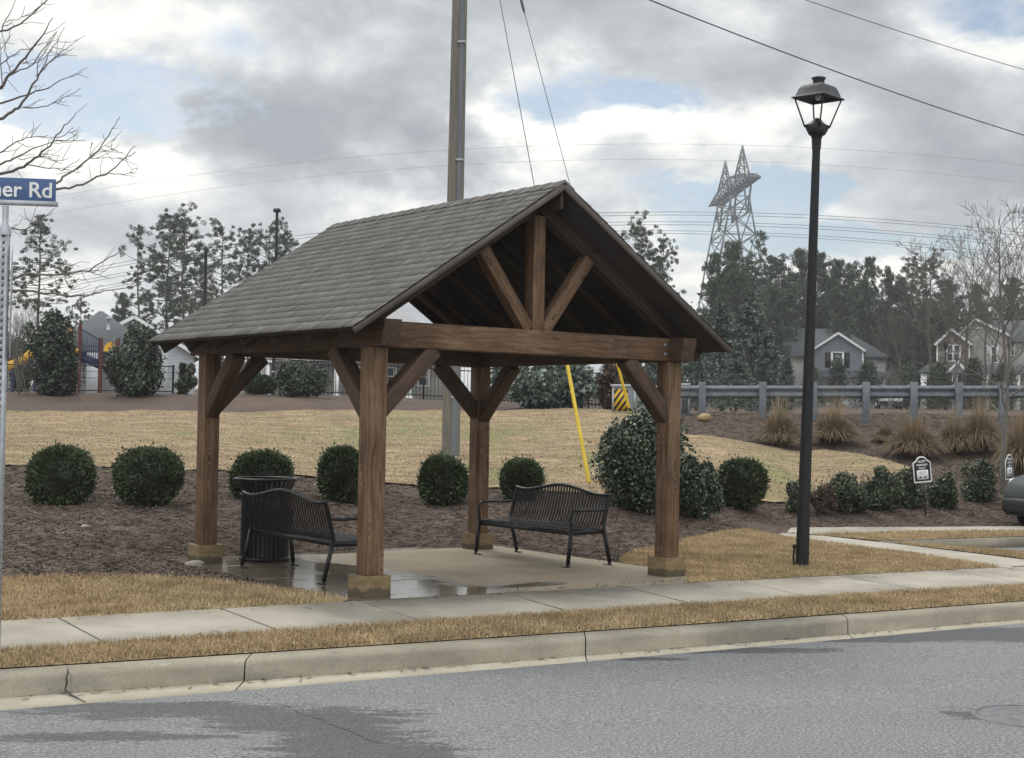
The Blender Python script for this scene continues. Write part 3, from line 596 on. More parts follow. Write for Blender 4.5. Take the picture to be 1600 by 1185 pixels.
# ------------------------------------------------------------------ the pavilion
pv = thing('pavilion', 'open timber pavilion with a grey shingle gable roof on four brown posts', 'pavilion', PO, YAW)
ZB, ZT, ZR, ZE = 2.334, 2.582, 4.043, 2.4925; MID = PW/2; EH = 2.384; OF, OB = .451, .537; PS = .19
def frame(p0, p1, up=(0, 0, 1)):
    p0 = Vector(p0); p1 = Vector(p1); x = (p1-p0).normalized(); y = Vector(up).cross(x)
    if y.length < 1e-4: y = Vector((0, 1, 0))
    y.normalize(); z = x.cross(y)
    return Matrix(((x[0], y[0], z[0], p0[0]), (x[1], y[1], z[1], p0[1]), (x[2], y[2], z[2], p0[2]), (0, 0, 0, 1))), (p1-p0).length
def timber(name, p0, p1, wd, ht, m='timber', up=(0, 0, 1), bevel=.008, cut=0):
    Mx, L = frame(p0, p1, up); q = MB()
    if cut: q.prism([(cut, -ht/2), (L-cut, -ht/2), (L, ht/2-.06), (L, ht/2), (0, ht/2), (0, ht/2-.06)], Matrix(((1, 0, 0, 0), (0, 0, -1, wd/2), (0, 1, 0, 0), (0, 0, 0, 1))), wd)
    else: q.box2((0, -wd/2, -ht/2), (L, wd/2, ht/2))
    return q.build(name, M[m], pv, M=Mx, bevel=bevel)
def footmat():
    m, t, b = mat('footing_board', .6, .35); v = coords(t)
    tcn = nn(t, 'ShaderNodeTexCoord'); s = nn(t, 'ShaderNodeSeparateXYZ'); lk(t, tcn.outputs['Object'], s.inputs[0])
    g = noise(t, vmath(t, 'MULTIPLY', v, (6, 6, 22)), 1, 5)
    c = ramp(t, g, [(.3, (.15, .106, .052)), (.7, (.265, .195, .10))])
    wn = noise(t, vmath(t, 'MULTIPLY', v, (7, 7, 0)), 1.0, 3)
    wet = smooth(t, math_(t, 'ADD', s.outputs[2], math_(t, 'MULTIPLY', math_(t, 'SUBTRACT', wn, .5), -.16)), .085, .065)
    lk(t, mixc(t, math_(t, 'MULTIPLY', wet, .8), c, (.06, .048, .034)), b.inputs['Base Color']); bump(t, b, g, .2, .004); return m
M['footing'] = footmat()
for a, b in ((0, 0), (PW, 0), (0, PD), (PW, PD)):
    p = timber('post', (a, b, .002), (a, b, ZB), PS, PS, up=(1, 0, 0), bevel=.012)
    q = MB(); s = .144; h = .206; ti = .03
    for k in range(4):
        R = Matrix.Rotation(k*math.pi/2, 3, 'Z'); q.prism([(-s, -s), (s, -s), (s-ti, -s+ti), (-s+ti, -s+ti)], R.to_4x4(), h+.001*(k % 2))
    q.box2((-s+ti, -s+ti, h-.03), (s-ti, s-ti, h-.022))
    f = q.build('footing', M['footing'], p, M=p.matrix_basis.inverted() @ Matrix.Translation((a, b, 0)), bevel=.003)
zc = (ZB+ZT)/2; bh = ZT-ZB
for a in (0, PW): timber('plate_beam', (a, -.32, zc), (a, PD+.36, zc), PS, bh, 'timber_shaded', cut=.06)
for b in (0, PD): timber('tie_beam', (PS/2, b, zc), (PW-PS/2, b, zc), PS-.006, bh-.004, 'timber' if b == 0 else 'timber_shaded')
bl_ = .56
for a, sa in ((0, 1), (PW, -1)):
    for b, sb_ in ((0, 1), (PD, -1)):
        timber('knee_brace', (a+sa*.03, b, ZB-bl_-.06), (a+sa*(bl_+.09), b, ZB+.0), .15, .16, 'timber_shaded')
        timber('knee_brace', (a, b+sb_*.03, ZB-bl_-.10), (a, b+sb_*(bl_+.13), ZB+.0), .15, .16, 'timber_shaded')
for a, z in ((.02, zc+.05), (.02, zc-.05), (PW-.02, zc+.05), (PW-.02, zc-.05)):
    q = MB(); q.lathe([(.022, 0), (.022, .004), (.014, .004), (.013, .016), (0, .018)], 8, cap=False)
    for b, sg in ((0, -1),): q.build('bolt', M['galv_dark'], pv, M=Matrix.Translation((a+(.13 if a < 1 else -.13), -PS/2+.003, z)) @ Matrix.Rotation(math.pi/2, 4, 'X'))
SL = math.hypot(EH, ZR-ZE); ux, uz = EH/SL, (ZR-ZE)/SL
for b in (0, PD):
    zr_ = ZR-.30
    timber('king_post', (MID, b, ZT-.02), (MID, b, zr_), .15, .15, up=(1, 0, 0), m='timber')
    for sg in (-1, 1):
        timber('truss_strut', (MID+sg*.10, b, ZT), (MID+sg*.80, b, ZT+.93), .13, .13)
        timber('principal_rafter', (MID+sg*(EH-.42), b, ZE+.42*uz/ux-.17), (MID+sg*.02, b, ZR-.18), .13, .15, 'rafter')
rb = np.linspace(-.06, PD+OB-.12, 7)
for b in rb:
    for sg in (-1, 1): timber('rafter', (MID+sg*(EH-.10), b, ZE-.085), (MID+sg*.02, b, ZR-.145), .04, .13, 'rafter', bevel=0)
timber('ridge_board', (MID, -OF+.03, ZR-.17), (MID, PD+OB-.03, ZR-.17), .04, .2, 'rafter')
for sg in (-1, 1):
    q = MB(); nrm = np.array([sg*uz, 0, ux]); e0 = np.array([MID+sg*EH, 0, ZE]); r0 = np.array([MID, 0, ZR])
    o1 = nrm*-.022; o2 = nrm*-.05
    V = [];
    for b in (-OF+.012, PD+OB-.012):
        for pt in (e0+o1, r0+o1, r0+o2, e0+o2): V.append(pt+np.array([0, b, 0]))
    q.add(V, [np.array([(0, 1, 2, 3), (7, 6, 5, 4), (0, 4, 5, 1), (3, 2, 6, 7), (0, 3, 7, 4), (1, 5, 6, 2)])])
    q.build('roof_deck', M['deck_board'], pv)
    for b in (-OF, PD+OB):
        timber('rake_board', (MID+sg*EH, b, ZE-.046), (MID, b, ZR-.046), .024, .055, 'rake', bevel=0)
# shingles: every tab is cut and lifted a little
q = MB(); tint = []
nco = 21; ex = SL/nco
for sg in (-1, 1):
    d = np.array([-sg*ux, 0, uz]); nrm = np.array([sg*uz, 0, ux]); e0 = np.array([MID+sg*EH, 0, ZE])
    for k in range(nco):
        y = -OF-.012-rng.random()*.3; s0 = k*ex-(.02 if k == 0 else 0); s1 = min(s0+ex*1.35, SL)
        prev = .009
        while y < PD+OB+.012:
            wd = rng.choice([.16, .19, .22, .27]); y0 = max(y+.005, -OF-.012); y1 = min(y+wd-.005, PD+OB+.012); y += wd
            if y1-y0 < .02: continue
            t0 = .006+.006*rng.random(); t1 = .006+.006*rng.random(); tn = .15+rng.random()*.6; sj = s0+rng.normal(0, .0035)
            ym = (y0+y1)/2; tm = max(t0, t1)+.003*rng.random()
            A = e0+d*sj+nrm*t0+np.array([0, y0, 0]); Am = e0+d*sj+nrm*tm+np.array([0, ym, 0]); B = e0+d*sj+nrm*t1+np.array([0, y1, 0])
            Cc = e0+d*s1+nrm*.002+np.array([0, y1, 0]); Cm = e0+d*s1+nrm*.002+np.array([0, ym, 0]); Dd = e0+d*s1+nrm*.002+np.array([0, y0, 0])
            lw = nrm*-.022
            V = [A, Am, B, Cc, Cm, Dd, A-nrm*(t0+.004), Am-nrm*(tm+.004), B-nrm*(t1+.004)]
            Fq = np.array([(0, 1, 4, 5), (1, 2, 3, 4), (6, 7, 1, 0), (7, 8, 2, 1)]); q.add(V, [Fq if sg < 0 else Fq[:, ::-1]]); tint += [tn]*9
    base = [e0+nrm*.0+[0, -OF-.01, 0], e0+[0, PD+OB+.01, 0], np.array([MID, PD+OB+.01, ZR]), np.array([MID, -OF-.01, ZR])]
    Vb = base+[p-nrm*.022 for p in base]; q.add(Vb, [np.array([(0, 1, 2, 3), (7, 6, 5, 4), (0, 4, 5, 1), (1, 5, 6, 2), (2, 6, 7, 3), (3, 7, 4, 0)])]); tint += [-.6]*8
q.build('roof_shingles', M['shingle'], pv, tint=tint)
q = MB(); y = -OF-.012; tint = []
while y < PD+OB:
    y1 = min(y+.21, PD+OB+.012); h0 = .022; tt = rng.random()*.7
    for sg in (-1, 1):
        V = [(MID, y, ZR+h0), (MID, y1+.03, ZR+.012), (MID+sg*.15*ux, y1+.03, ZR-.15*uz+.012), (MID+sg*.15*ux, y, ZR-.15*uz+h0), (MID, y, ZR-.005), (MID+sg*.15*ux, y, ZR-.15*uz-.005)]
        Fq = np.array([(0, 1, 2, 3), (4, 0, 3, 5)]); q.add(V, [Fq if sg > 0 else Fq[:, ::-1]]); tint += [tt]*6
    y = y1
q.build('ridge_cap', M['shingle'], pv, tint=tint)

# ------------------------------------------------------------------ benches: bent steel slats on a tube frame
def make_bench(label, loc, rz):
    t = thing('park_bench', label, 'bench', loc, rz, 'steel benches under the pavilion')      # x along the bench, front towards -y
    Lb = 1.78; D0, D1 = -.30, .28
    def top(x): return .84+.10*math.cos(min(1, abs(x)/(Lb*.46))*math.pi)*.5+.03*(abs(x)/(Lb/2))**6
    s = MB(); ns = 33
    for k in range(ns):
        x = -Lb/2+.045+(Lb-.09)*k/(ns-1); zt = top(x)
        pr_ = [(-.275, .395), (-.285, .42), (-.265, .438), (-.1, .425), (.08, .418), (.15, .43), (.19, .47), (.215, .54), (.26, .70), (.29, zt-.01)]
        n = len(pr_); V = []
        for i, (y, z) in enumerate(pr_):
            j0 = max(i-1, 0); j1 = min(i+1, n-1); ty, tz = pr_[j1][0]-pr_[j0][0], pr_[j1][1]-pr_[j0][1]; ll = math.hypot(ty, tz); ny, nz = -tz/ll*.003, ty/ll*.003
            for dx in (-.0155, .0155):
                V.append((x+dx, y+ny, z+nz)); V.append((x+dx, y-ny, z-nz))
        V = np.array(V); i = np.arange(n-1)*4
        s.add(V, [np.concatenate([np.stack([i, i+2, i+6, i+4], 1), np.stack([i+1, i+5, i+7, i+3], 1), np.stack([i, i+4, i+5, i+1], 1), np.stack([i+2, i+3, i+7, i+6], 1)])])
    s.build('slats', M['black_metal'], t)
    r = MB(); xs_ = np.linspace(-Lb/2-.015, Lb/2+.015, 33); r.tube([(x, .295, top(x)) for x in xs_], .019, 8); r.build('back_rail', M['black_metal'], t, smooth=True)
    r = MB(); r.bar((-Lb/2, -.27, .385), (Lb/2, -.27, .385), .03, .045); r.bar((-Lb/2, .17, .40), (Lb/2, .17, .40), .03, .05); r.build('seat_rail', M['black_metal'], t)
    for sg in (-1, 1):
        x = sg*Lb/2
        r = MB(); r.tube([(x, .29, top(Lb/2)), (x, .25, .68), (x, .20, .48), (x, .195, .40)], .021, 8); r.bar((x, -.29, .39), (x, .21, .40), .022, .055); r.build('end_frame', M['black_metal'], t, smooth=False)
        for y0, y1 in ((-.285, -.33), (.2, .30)):
            r = MB(); r.bar((x, y0, .42), (x, y1, .03), .032, .036, up=(1, 0, 0)); r.tube([(x, y1, .04), (x, y1-.005, .018), (x, y1, .008)], .017, 6); r.box((x-sg*.035, y1+.0, .006), (.11, .05, .009)); r.build('leg', M['black_metal'], t)
        r = MB(); r.tube([(x, -.285, .41), (x, -.30, .56), (x, -.29, .62), (x, -.25, .645), (x, -.1, .645), (x, .1, .64), (x, .235, .645)], [.019, .019, .018, .017, .015, .015, .015], 8); r.build('armrest', M['black_metal'], t, smooth=True)
    return t
fR = pav(3.33, 2.02); bR = make_bench('black steel bench with arched slatted back facing left, in front of the back right post', pav(3.66, 2.03), YAW-math.pi/2)
bLb = make_bench('black steel bench seen from behind, beside the litter bin and the front left post', pav(.40, 1.92), YAW+math.pi/2)

# ------------------------------------------------------------------ litter bin
t = thing('litter_bin', 'black slatted steel litter bin with a flared rim behind the left bench', 'bin', pav(.69, 3.42), 0)
q = MB(); q.lathe([(.255, .03), (.255, .68)], 28); q.build('liner', M['black_metal'], t, smooth=False)
q = MB()
for k in range(34):
    a = k*2*math.pi/34; c, s_ = math.cos(a), math.sin(a); tn = np.array([-s_, c, 0])*.017
    pr_ = [(.275, .04), (.275, .70), (.285, .80), (.35, .93)]
    V = np.array([np.array([c*r, s_*r, z])+e*tn for r, z in pr_ for e in (-1, 1)]); V2 = np.concatenate([V, V*np.array([.985, .985, 1])])
    i = np.arange(3)*2; q.add(V2, [np.stack([i, i+1, i+3, i+2], 1), np.stack([i+8, i+10, i+11, i+9], 1)])
q.build('slats', M['black_metal'], t)
ang = np.linspace(0, 2*math.pi, 41)
for nm, r, z, th in (('rim', .355, .935, .015), ('band', .28, .76, .014), ('foot_ring', .275, .03, .018)):
    q = MB(); q.tube([(r*math.cos(a), r*math.sin(a), z) for a in ang], th, 8, cap=False); q.build(nm, M['black_metal'], t, smooth=True)

# ------------------------------------------------------------------ street lamp
lb = gz(1253, 886, 0); t = thing('street_lamp', 'tall black street lamp with an open four sided lantern, standing in tan grass', 'street lamp', lb)
t.rotation_euler = (0, math.radians(1.25), 0)
PH = 5.0
q = MB(); n = 16; V = []; prof = [(0, .078), (.06, .078), (1.2, .070), (PH-.02, .046), (PH, .046)]
ang = np.arange(n*2)*math.pi/n
for z, r in prof: V.append(np.stack([np.cos(ang)*r*np.where(np.arange(2*n) % 2, 1, .93), np.sin(ang)*r*np.where(np.arange(2*n) % 2, 1, .93), np.full(2*n, z)], 1))
V = np.concatenate(V); i = np.arange(2*n); j = (i+1) % (2*n)
q.add(V, [np.concatenate([np.stack([k*2*n+i, k*2*n+j, (k+1)*2*n+j, (k+1)*2*n+i], 1) for k in range(len(prof)-1)])]); q.build('pole', M['lamp_metal'], t)
q = MB(); q.box((-.095, -.03, .24), (.05, .05, .045)); q.tube([(-.1, -.03, .22), (-.11, -.03, .12), (-.10, -.03, .02)], .013, 6); q.build('outlet_box', M['lamp_metal'], t)
M['lantern'] = noisy('lantern', (.03, .03, .031), (.05, .05, .051), 12, .55, bmp=.1, bd=.002, spec=.3)  # paler copy of the lamp metal, glare over the hood put into its colour
q = MB(); q.lathe([(.05, PH-.08), (.055, PH-.02), (.058, PH+.05), (.07, PH+.09), (.095, PH+.105)], 20); q.build('fitter', M['lamp_metal'], t)
q = MB(); q.lathe([(.10, PH+.105), (.155, PH+.215), (.10, PH+.235), (.07, PH+.26), (.03, PH+.30)], 4); q.build('ballast_housing', M['lamp_metal'], t)
for k in range(4):
    a = k*math.pi/2; c, s_ = math.cos(a), math.sin(a); q = MB(); q.bar((c*.145, s_*.145, PH+.19), (c*.275, s_*.275, PH+.525), .016, .016); q.build('cage_strut', M['lamp_metal'], t)
q = MB(); q.lathe([(.275, PH+.522), (.322, PH+.528), (.322, PH+.540), (.275, PH+.560), (.235, PH+.640), (.215, PH+.672), (.18, PH+.69), (.07, PH+.705), (.0, PH+.708)], 4, cap=False); q.lathe([(.275, PH+.522), (.23, PH+.58), (.0, PH+.60)], 4, cap=False); q.build('hood', M['lantern'], t, bevel=.004)
q = MB(); q.lathe([(.068, PH+.69), (.070, PH+.76), (.086, PH+.772), (.083, PH+.785), (.05, PH+.793), (0, PH+.796)], 12, cap=False); q.build('chimney_cap', M['lantern'], t)
q = MB(); q.lathe([(.03, PH+.60), (.04, PH+.56), (.028, PH+.52)], 12); q.build('light_source', M['lamp_clear'], t)

# ------------------------------------------------------------------ utility pole, guys and wires
ub = ground(704, 714); UY = ub[1]; UTOP = 16.2
t = thing('utility_pole', 'weathered wooden utility pole with a grey conduit behind the pavilion', 'utility pole', ub)
q = MB(); q.tube([(0, 0, -.3), (-.005, 0, 4), (.01, 0, 9), (0, 0, UTOP-ub[2])], [.185, .175, .155, .125], 16); q.build('pole', M['pole_wood'], t, smooth=True)
q = MB(); q.tube([(.075, -.19, -.2), (.075, -.185, 2.1)], .068, 12); q.tube([(.075, -.185, 2.05), (.075, -.185, 2.16)], .078, 12); q.tube([(.075, -.185, 2.1), (.07, -.145, 9.5), (.065, -.11, 15)], .05, 12); q.build('conduit', M['pvc_grey'], t, smooth=True)
for z in (1.2, 3.6, 6.0, 8.4):
    q = MB(); q.box((.075, -.19+.004*z, z), (.16, .13, .04)); q.build('strap', M['galv'], t)
guy_top = np.array([ub[0], UY, 0])
for gx, gy, up0, zt, Lg, lab in ((923, 768, None, 14.2, 3.0, 'guy wire with a yellow guard, coming down behind the right bench'), (986, 668, None, 14.6, 1.9, 'guy wire with a yellow guard, coming down beside the striped cabinet')):
    g = ground(gx, gy); tp = np.array([ub[0]+.02, UY, zt])
    if gx > 950: g = ground(992, 672)
    t = thing('guy_wire', lab, 'guy wire', g, 0, 'guy wires of the utility pole'); d = tp-g; L = np.linalg.norm(d); u_ = d/L
    q = MB(); q.tube([np.zeros(3)-u_*.1, d], .0085, 6); q.build('cable', M['cable'], t, smooth=True)
    q = MB(); q.tube([u_*.15, u_*(.15+Lg)], .034, 10); q.build('guard', M['yellow'], t, smooth=True)
    q = MB(); mid = u_*(L*.69); q.tube([mid-u_*.2, mid-u_*.12, mid+u_*.12, mid+u_*.2], [.012, .03, .03, .012], 8); q.build('insulator', M['pvc_grey'], t, smooth=True)
def wire(name, label, group, pts, r, cat='power line', sag=0, m='cable', n=18):
    p0, p1 = np.array(pts[0], float), np.array(pts[1], float); s = np.linspace(0, 1, n)[:, None]; P = p0+(p1-p0)*s; P[:, 2] -= (4*sag*s*(1-s))[:, 0]
    q = MB(); q.tube(P, r, 5); o = q.build(name, M[m], None, smooth=True); return tag(o, label, cat, group)
wire('overhead_cable', 'thick twisted service cable sagging across the upper right sky', 'overhead cables', [(ub[0]+.1, UY, 11.75), at(1900, 290, 55)], .017, 'cable', sag=.55)
wire('overhead_cable', 'thin overhead cable crossing the top right corner of the sky', 'overhead cables', [(ub[0]+.1, UY, 12.75), at(1900, 185, 55)], .011, 'cable', sag=.45)

# ------------------------------------------------------------------ street-name sign on its perforated post
sb = at(-9, 1035, 10.3); sb[2] = hz(sb[0], sb[1]); P355 = at(8, 357, 10.3)
t = thing('street_sign', 'blue street name sign on a perforated galvanised steel post at the left edge', 'street sign', sb)
Hs = P355[2]-sb[2]; s = .031; lx = P355[0]-sb[0]; t.rotation_euler = (0, math.atan2(lx, Hs)*.95, math.radians(8))
q = MB(); dz = .0254*2
zs = np.arange(0, Hs, dz)
for k in range(4):
    R = np.array(Matrix.Rotation(k*math.pi/2, 3, 'Z'))
    q.box2((0, 0, 0), (0, 0, 0))
    for x0, x1 in ((-s, -.008), (.008, s)):
        q.box(R @ np.array([(x0+x1)/2, -s, Hs/2]), (x1-x0, .003, Hs), R)
    for z in zs: q.box(R @ np.array([0, -s, z+.008]), (.016, .003, dz-.016), R)
q.build('post', M['galv'], t)
q = MB(); q.lathe([(.045, Hs-.05), (.045, Hs+.01), (.022, Hs+.03), (.022, Hs+.16)], 10); q.box((.10, 0, Hs+.185), (.52, .03, .035)); q.build('bracket', M['galv'], t)
by = Hs+.20; q = MB(); q.box2((-.42, -.004, by), (.345, .004, by+.165)); bl2 = q.build('name_blade', M['sign_blue'], t, bevel=.003)
def text(s_, size, loc, parent, m, rz=0, al='RIGHT', ext=.0015, name='lettering', off=0.):
    c = bpy.data.curves.new('tmp', 'FONT'); c.body = s_; c.size = size; c.align_x = al; c.extrude = ext; c.offset = off
    o = bpy.data.objects.new('tmp', c); C.objects.link(o); dg = bpy.context.evaluated_depsgraph_get(); me = bpy.data.meshes.new_from_object(o.evaluated_get(dg)); bpy.data.objects.remove(o)
    me.materials.clear(); me.materials.append(m); me.name = name
    o = bpy.data.objects.new(name, me); C.objects.link(o); o.parent = parent; o.location = loc; o.rotation_euler = (math.pi/2, 0, rz); return o
text('ner Rd', .155, (.325, -.0065, by+.03), bl2, M['white_paint'], off=.002)
q = MB(); a8 = np.arange(8)*math.pi/4+math.pi/8
va = math.atan2(-sb[0], sb[1])-math.radians(8)-.018; q.prism([(.44*math.cos(a), .44*math.sin(a)) for a in a8], Matrix(((-math.sin(va), 0, math.cos(va), s+.02), (math.cos(va), 0, math.sin(va), .0), (0, 1, 0, Hs-.52), (0, 0, 0, 1))), .004); q.build('edge_on_plate', M['galv'], t)

# ------------------------------------------------------------------ guest parking signs
def guest_sign(px, py_base, label, lean, rz, Y=None):
    g = ground(px, py_base); t = thing('parking_sign', label, 'sign', g, rz, 'guest parking signs'); t.rotation_euler = (0, lean, rz)
    q = MB(); q.bar((0, .008, -.1), (0, .008, .80), .016, .016); q.build('stake', M['sign_black'], t)
    def outl(k): 
        w_, h_ = .165*k, .22*k; p = [(-w_, -h_), (w_, -h_), (w_, h_*.62), (w_*.82, h_*.66), (w_*.62, h_*.80)]
        p += [(w_*.55*math.cos(a), h_*.82+h_*.26*math.sin(a)) for a in np.linspace(.15, math.pi-.15, 9)]
        return p+[(-w_*.62, h_*.80), (-w_*.82, h_*.66), (-w_, h_*.62)]
    zc_ = .80
    q = MB(); q.prism(outl(1.0), Matrix(((1, 0, 0, 0), (0, 0, -1, .004), (0, 1, 0, zc_), (0, 0, 0, 1))), .008); q.build('border', M['white_paint'], t)
    q = MB(); q.prism(outl(.90), Matrix(((1, 0, 0, 0), (0, 0, -1, -.003), (0, 1, 0, zc_), (0, 0, 0, 1))), .004); pan = q.build('panel', M['sign_black'], t)
    for s_, z, sz in (('GUEST', .13, .052), ('PARKING', .07, .048), ('ONLY', .012, .048)): text(s_, sz, (0, -.0085, zc_+z), pan, M['white_paint'], al='CENTER', ext=.001, off=.001)
    q = MB(); q.box2((-.105, -.0095, zc_-.17), (.105, -.0072, zc_-.005)); pl = q.build('placard', M['white_paint'], pan)
    q = MB()
    for k, (z, w_) in enumerate(((-.03, .07), (-.045, .078), (-.06, .06), (-.075, .066))): q.box2((-w_, -.0108, zc_+z-.003), (w_, -.0097, zc_+z+.003))
    q.build('small_print', M['galv_dark'], pl)
    for x in (-.045, .045): q = MB(); q.prism([(x+.018*math.cos(a), .018*math.sin(a)) for a in np.arange(10)*math.pi/5], Matrix(((1, 0, 0, 0), (0, 0, -1, -.0097), (0, 1, 0, zc_-.125), (0, 0, 0, 1))), .0012); q.build('emblem', M['ink'], pl)
guest_sign(1447, 806, 'leaning black guest parking sign in front of the trimmed hedge shrubs', math.radians(-6), math.radians(10))
guest_sign(1577, 800, 'upright narrow-looking black guest parking sign above the car bonnet', math.radians(-1), math.radians(48))

# ------------------------------------------------------------------ guard rail
g0 = ground(1095, 646, 30); RY = 35.6
t = thing('guard_rail', 'galvanised steel W-beam guard rail along the top of the bank', 'guard rail', (0, RY, 0))
px0 = 1095; zg = at(1095, 646, RY)[2]; xs_ = [at(x, 640, RY)[0] for x in (1095, 1189, 1268, 1350, 1424, 1494, 1562, 1632, 1700, 1770)]
def railz(x): return at(1095, 603, RY)[2]+0.018*(x-xs_[0])
xr = np.array([xs_[0]-.55, *xs_, xs_[-1]+2]); prw = [(-.0, 0), (-.05, -.03), (-.09, -.07), (-.05, -.11), (-.0, -.155), (-.05, -.20), (-.09, -.24), (-.05, -.28), (0, -.31)]
V = np.concatenate([np.stack([xr, np.full(len(xr), y-.03), np.array([railz(x) for x in xr])+z], 1) for y, z in prw]+[np.stack([xr, np.full(len(xr), y-.027), np.array([railz(x) for x in xr])+z], 1) for y, z in prw]); n = len(xr); i = np.arange(n-1)
q = MB(); q.add(V, [np.concatenate([np.stack([r*n+i, r*n+i+1, (r+1)*n+i+1, (r+1)*n+i], 1) for r in range(len(prw)-1)]), np.concatenate([np.stack([r*n+i, (r+1)*n+i, (r+1)*n+i+1, r*n+i+1], 1) for r in range(len(prw), 2*len(prw)-1)])]); q.build('rail', M['rail_steel'], t)
for x in xs_:
    z1 = railz(x)+.09; zb_ = hz(x, RY)-.3; q = MB(); q.box2((x-.08, -.235, zb_), (x+.09, -.13, z1)); q.build('post', M['rail_steel'], t, bevel=.006)
    q = MB(); q.box2((x-.07, .0, railz(x)-.34), (x+.07, .16, railz(x)+.02)); q.build('blockout', M['galv_dark'], t)
pb = at(1070, 632, 35.9); t = thing('rail_terminal', 'small grey box shaped end terminal at the left end of the guard rail', 'rail terminal', (pb[0], 35.9, hz(pb[0], 35.9)))
h_ = at(1070, 600, 35.9)[2]-hz(pb[0], 35.9); q = MB()
for x in (-.10, .10): q.box2((x-.03, -.06, 0), (x+.03, .06, h_))
q.box2((-.13, -.062, h_-.05), (.13, .062, h_+.01)); q.box2((-.07, -.05, h_-.42), (.07, -.02, h_-.28)); q.build('frame', M['galv'], t)
q = MB(); q.box2((-.07, -.02, .05), (.07, .05, h_-.06)); q.build('panel', M['galv_dark'], t)

# ------------------------------------------------------------------ striped transformer cabinet
def stripes():
    m, t, b = mat('hazard_stripe', .5, .4); v = coords(t, rand=False); s = nn(t, 'ShaderNodeSeparateXYZ'); lk(t, v, s.inputs[0])
    f = math_(t, 'FRACT', math_(t, 'DIVIDE', math_(t, 'SUBTRACT', math_(t, 'MULTIPLY', s.outputs[0], 1.25), s.outputs[2]), .225))
    f = math_(t, 'GREATER_THAN', f, .5); lk(t, mixc(t, f, (.70, .42, .03), (.02, .02, .018)), b.inputs['Base Color']); return m
M['hazard'] = stripes()
cb = at(993, 648, 38.5); cz = hz(cb[0], 38.5)-.05
t = thing('utility_cabinet', 'grey utility cabinet with a yellow and black striped warning panel behind the holly', 'utility cabinet', (cb[0], 38.5, cz), math.radians(-34))
ch = at(993, 601, 38.5)[2]-cz
q = MB(); q.box2((-.72, 0, 0), (.0, 1.1, ch-.06)); q.build('body', M['galv_dark'], t, bevel=.015)
q = MB(); q.box2((-.76, -.04, ch-.06), (.04, 1.14, ch)); q.build('lid', M['galv'], t, bevel=.01)
q = MB(); q.box2((-.66, -.008, .1), (-.24, .0, ch-.12)); q.build('warning_panel', M['hazard'], t)
q = MB(); q.box2((-.72, -.02, 0), (-.67, .0, ch-.07)); q.box2((-.67, -.02, .02), (0, -.002, .08)); q.box2((-.05, -.02, .1), (-.005, 0, ch-.07)); q.build('door_frame', M['galv'], t)
q = MB(); q.box2((.002, .25, ch*.55), (.01, .5, ch*.62)); q.build('nameplate', M['ink'], t)

# ------------------------------------------------------------------ manhole, rocks
mp = gz(1612, 1129, -.19); 
mz = float(np.interp(L_rd(mp[0])-mp[1], [d for d, z in rs], [z for d, z in rs])); t = thing('manhole_cover', 'round iron manhole cover set in the asphalt at the right edge', 'manhole cover', (mp[0], mp[1], mz+.002))
q = MB(); q.lathe([(.375, -.03), (.375, .004), (.335, .006), (.335, -.01)], 40, cap=False); q.build('rim', M['iron'], t)
q = MB(); q.lathe([(.33, -.02), (.33, .001)], 40)
for r in (.08, .16, .24): q.lathe([(r, .001), (r+.008, .005), (r+.03, .005), (r+.038, .001)], 36, cap=False)
q.build('cover', M['iron'], t)
for x, y, r, lab in ((305, 886, .085, 'pale rounded rock lying against the back left footing'), (132, 826, .05, 'small orange-brown stone lying on the mulch bed at left'), (1100, 634, .0, '')):
    if r == 0: continue
    g = ground(x, y); q = MB(); q.ico((0, 0, r*.3), (r*1.25, r, r*.6), seed=int(x), rough=.08, n=14, m=9); o = q.build('rock', M['rock'], None, smooth=True); o.location = g; tag(o, lab, 'rock')
g = at(1100, 655, 34.6); q = MB(); q.ico((0, 0, .06), (.17, .13, .11), seed=5, rough=.1); o = q.build('rock', M['rock_ochre'], None, smooth=True); o.location = (g[0], 34.6, hz(g[0], 34.6)); tag(o, 'yellowish rock at the foot of the first guard rail post', 'rock')

# ------------------------------------------------------------------ plants
def leafquads(P, L, W, out=None, flat=.0, seed=0):       # one small diamond leaf per point
    rg = np.random.default_rng(seed); n = len(P); a = rg.normal(size=(n, 3))
    if out is None: nr = rg.normal(size=(n, 3))
    else: nr = out+rg.normal(0, .55, (n, 3)); a = a+out*.35+np.array([0, 0, .3])
    a /= np.linalg.norm(a, axis=1)[:, None]; b = np.cross(a, nr); b /= np.linalg.norm(b, axis=1)[:, None]+1e-9
    l = L*(.6+.8*rg.random(n))[:, None]; w_ = W*(.6+.8*rg.random(n))[:, None]
    V = np.stack([P-a*l*.5, P+b*w_*.5, P+a*l*.5, P-b*w_*.5], 1).reshape(-1, 3); return V, [np.arange(4*n).reshape(-1, 4)]
def lumpy(d, seed, k=.12):
    rg = np.random.default_rng(seed); r = np.ones(len(d))
    for _ in range(9):
        c = rg.normal(size=3); c /= np.linalg.norm(c); r += k*rg.uniform(-1, 1.2)*np.exp(-((1-(d@c))/.18))
    return r
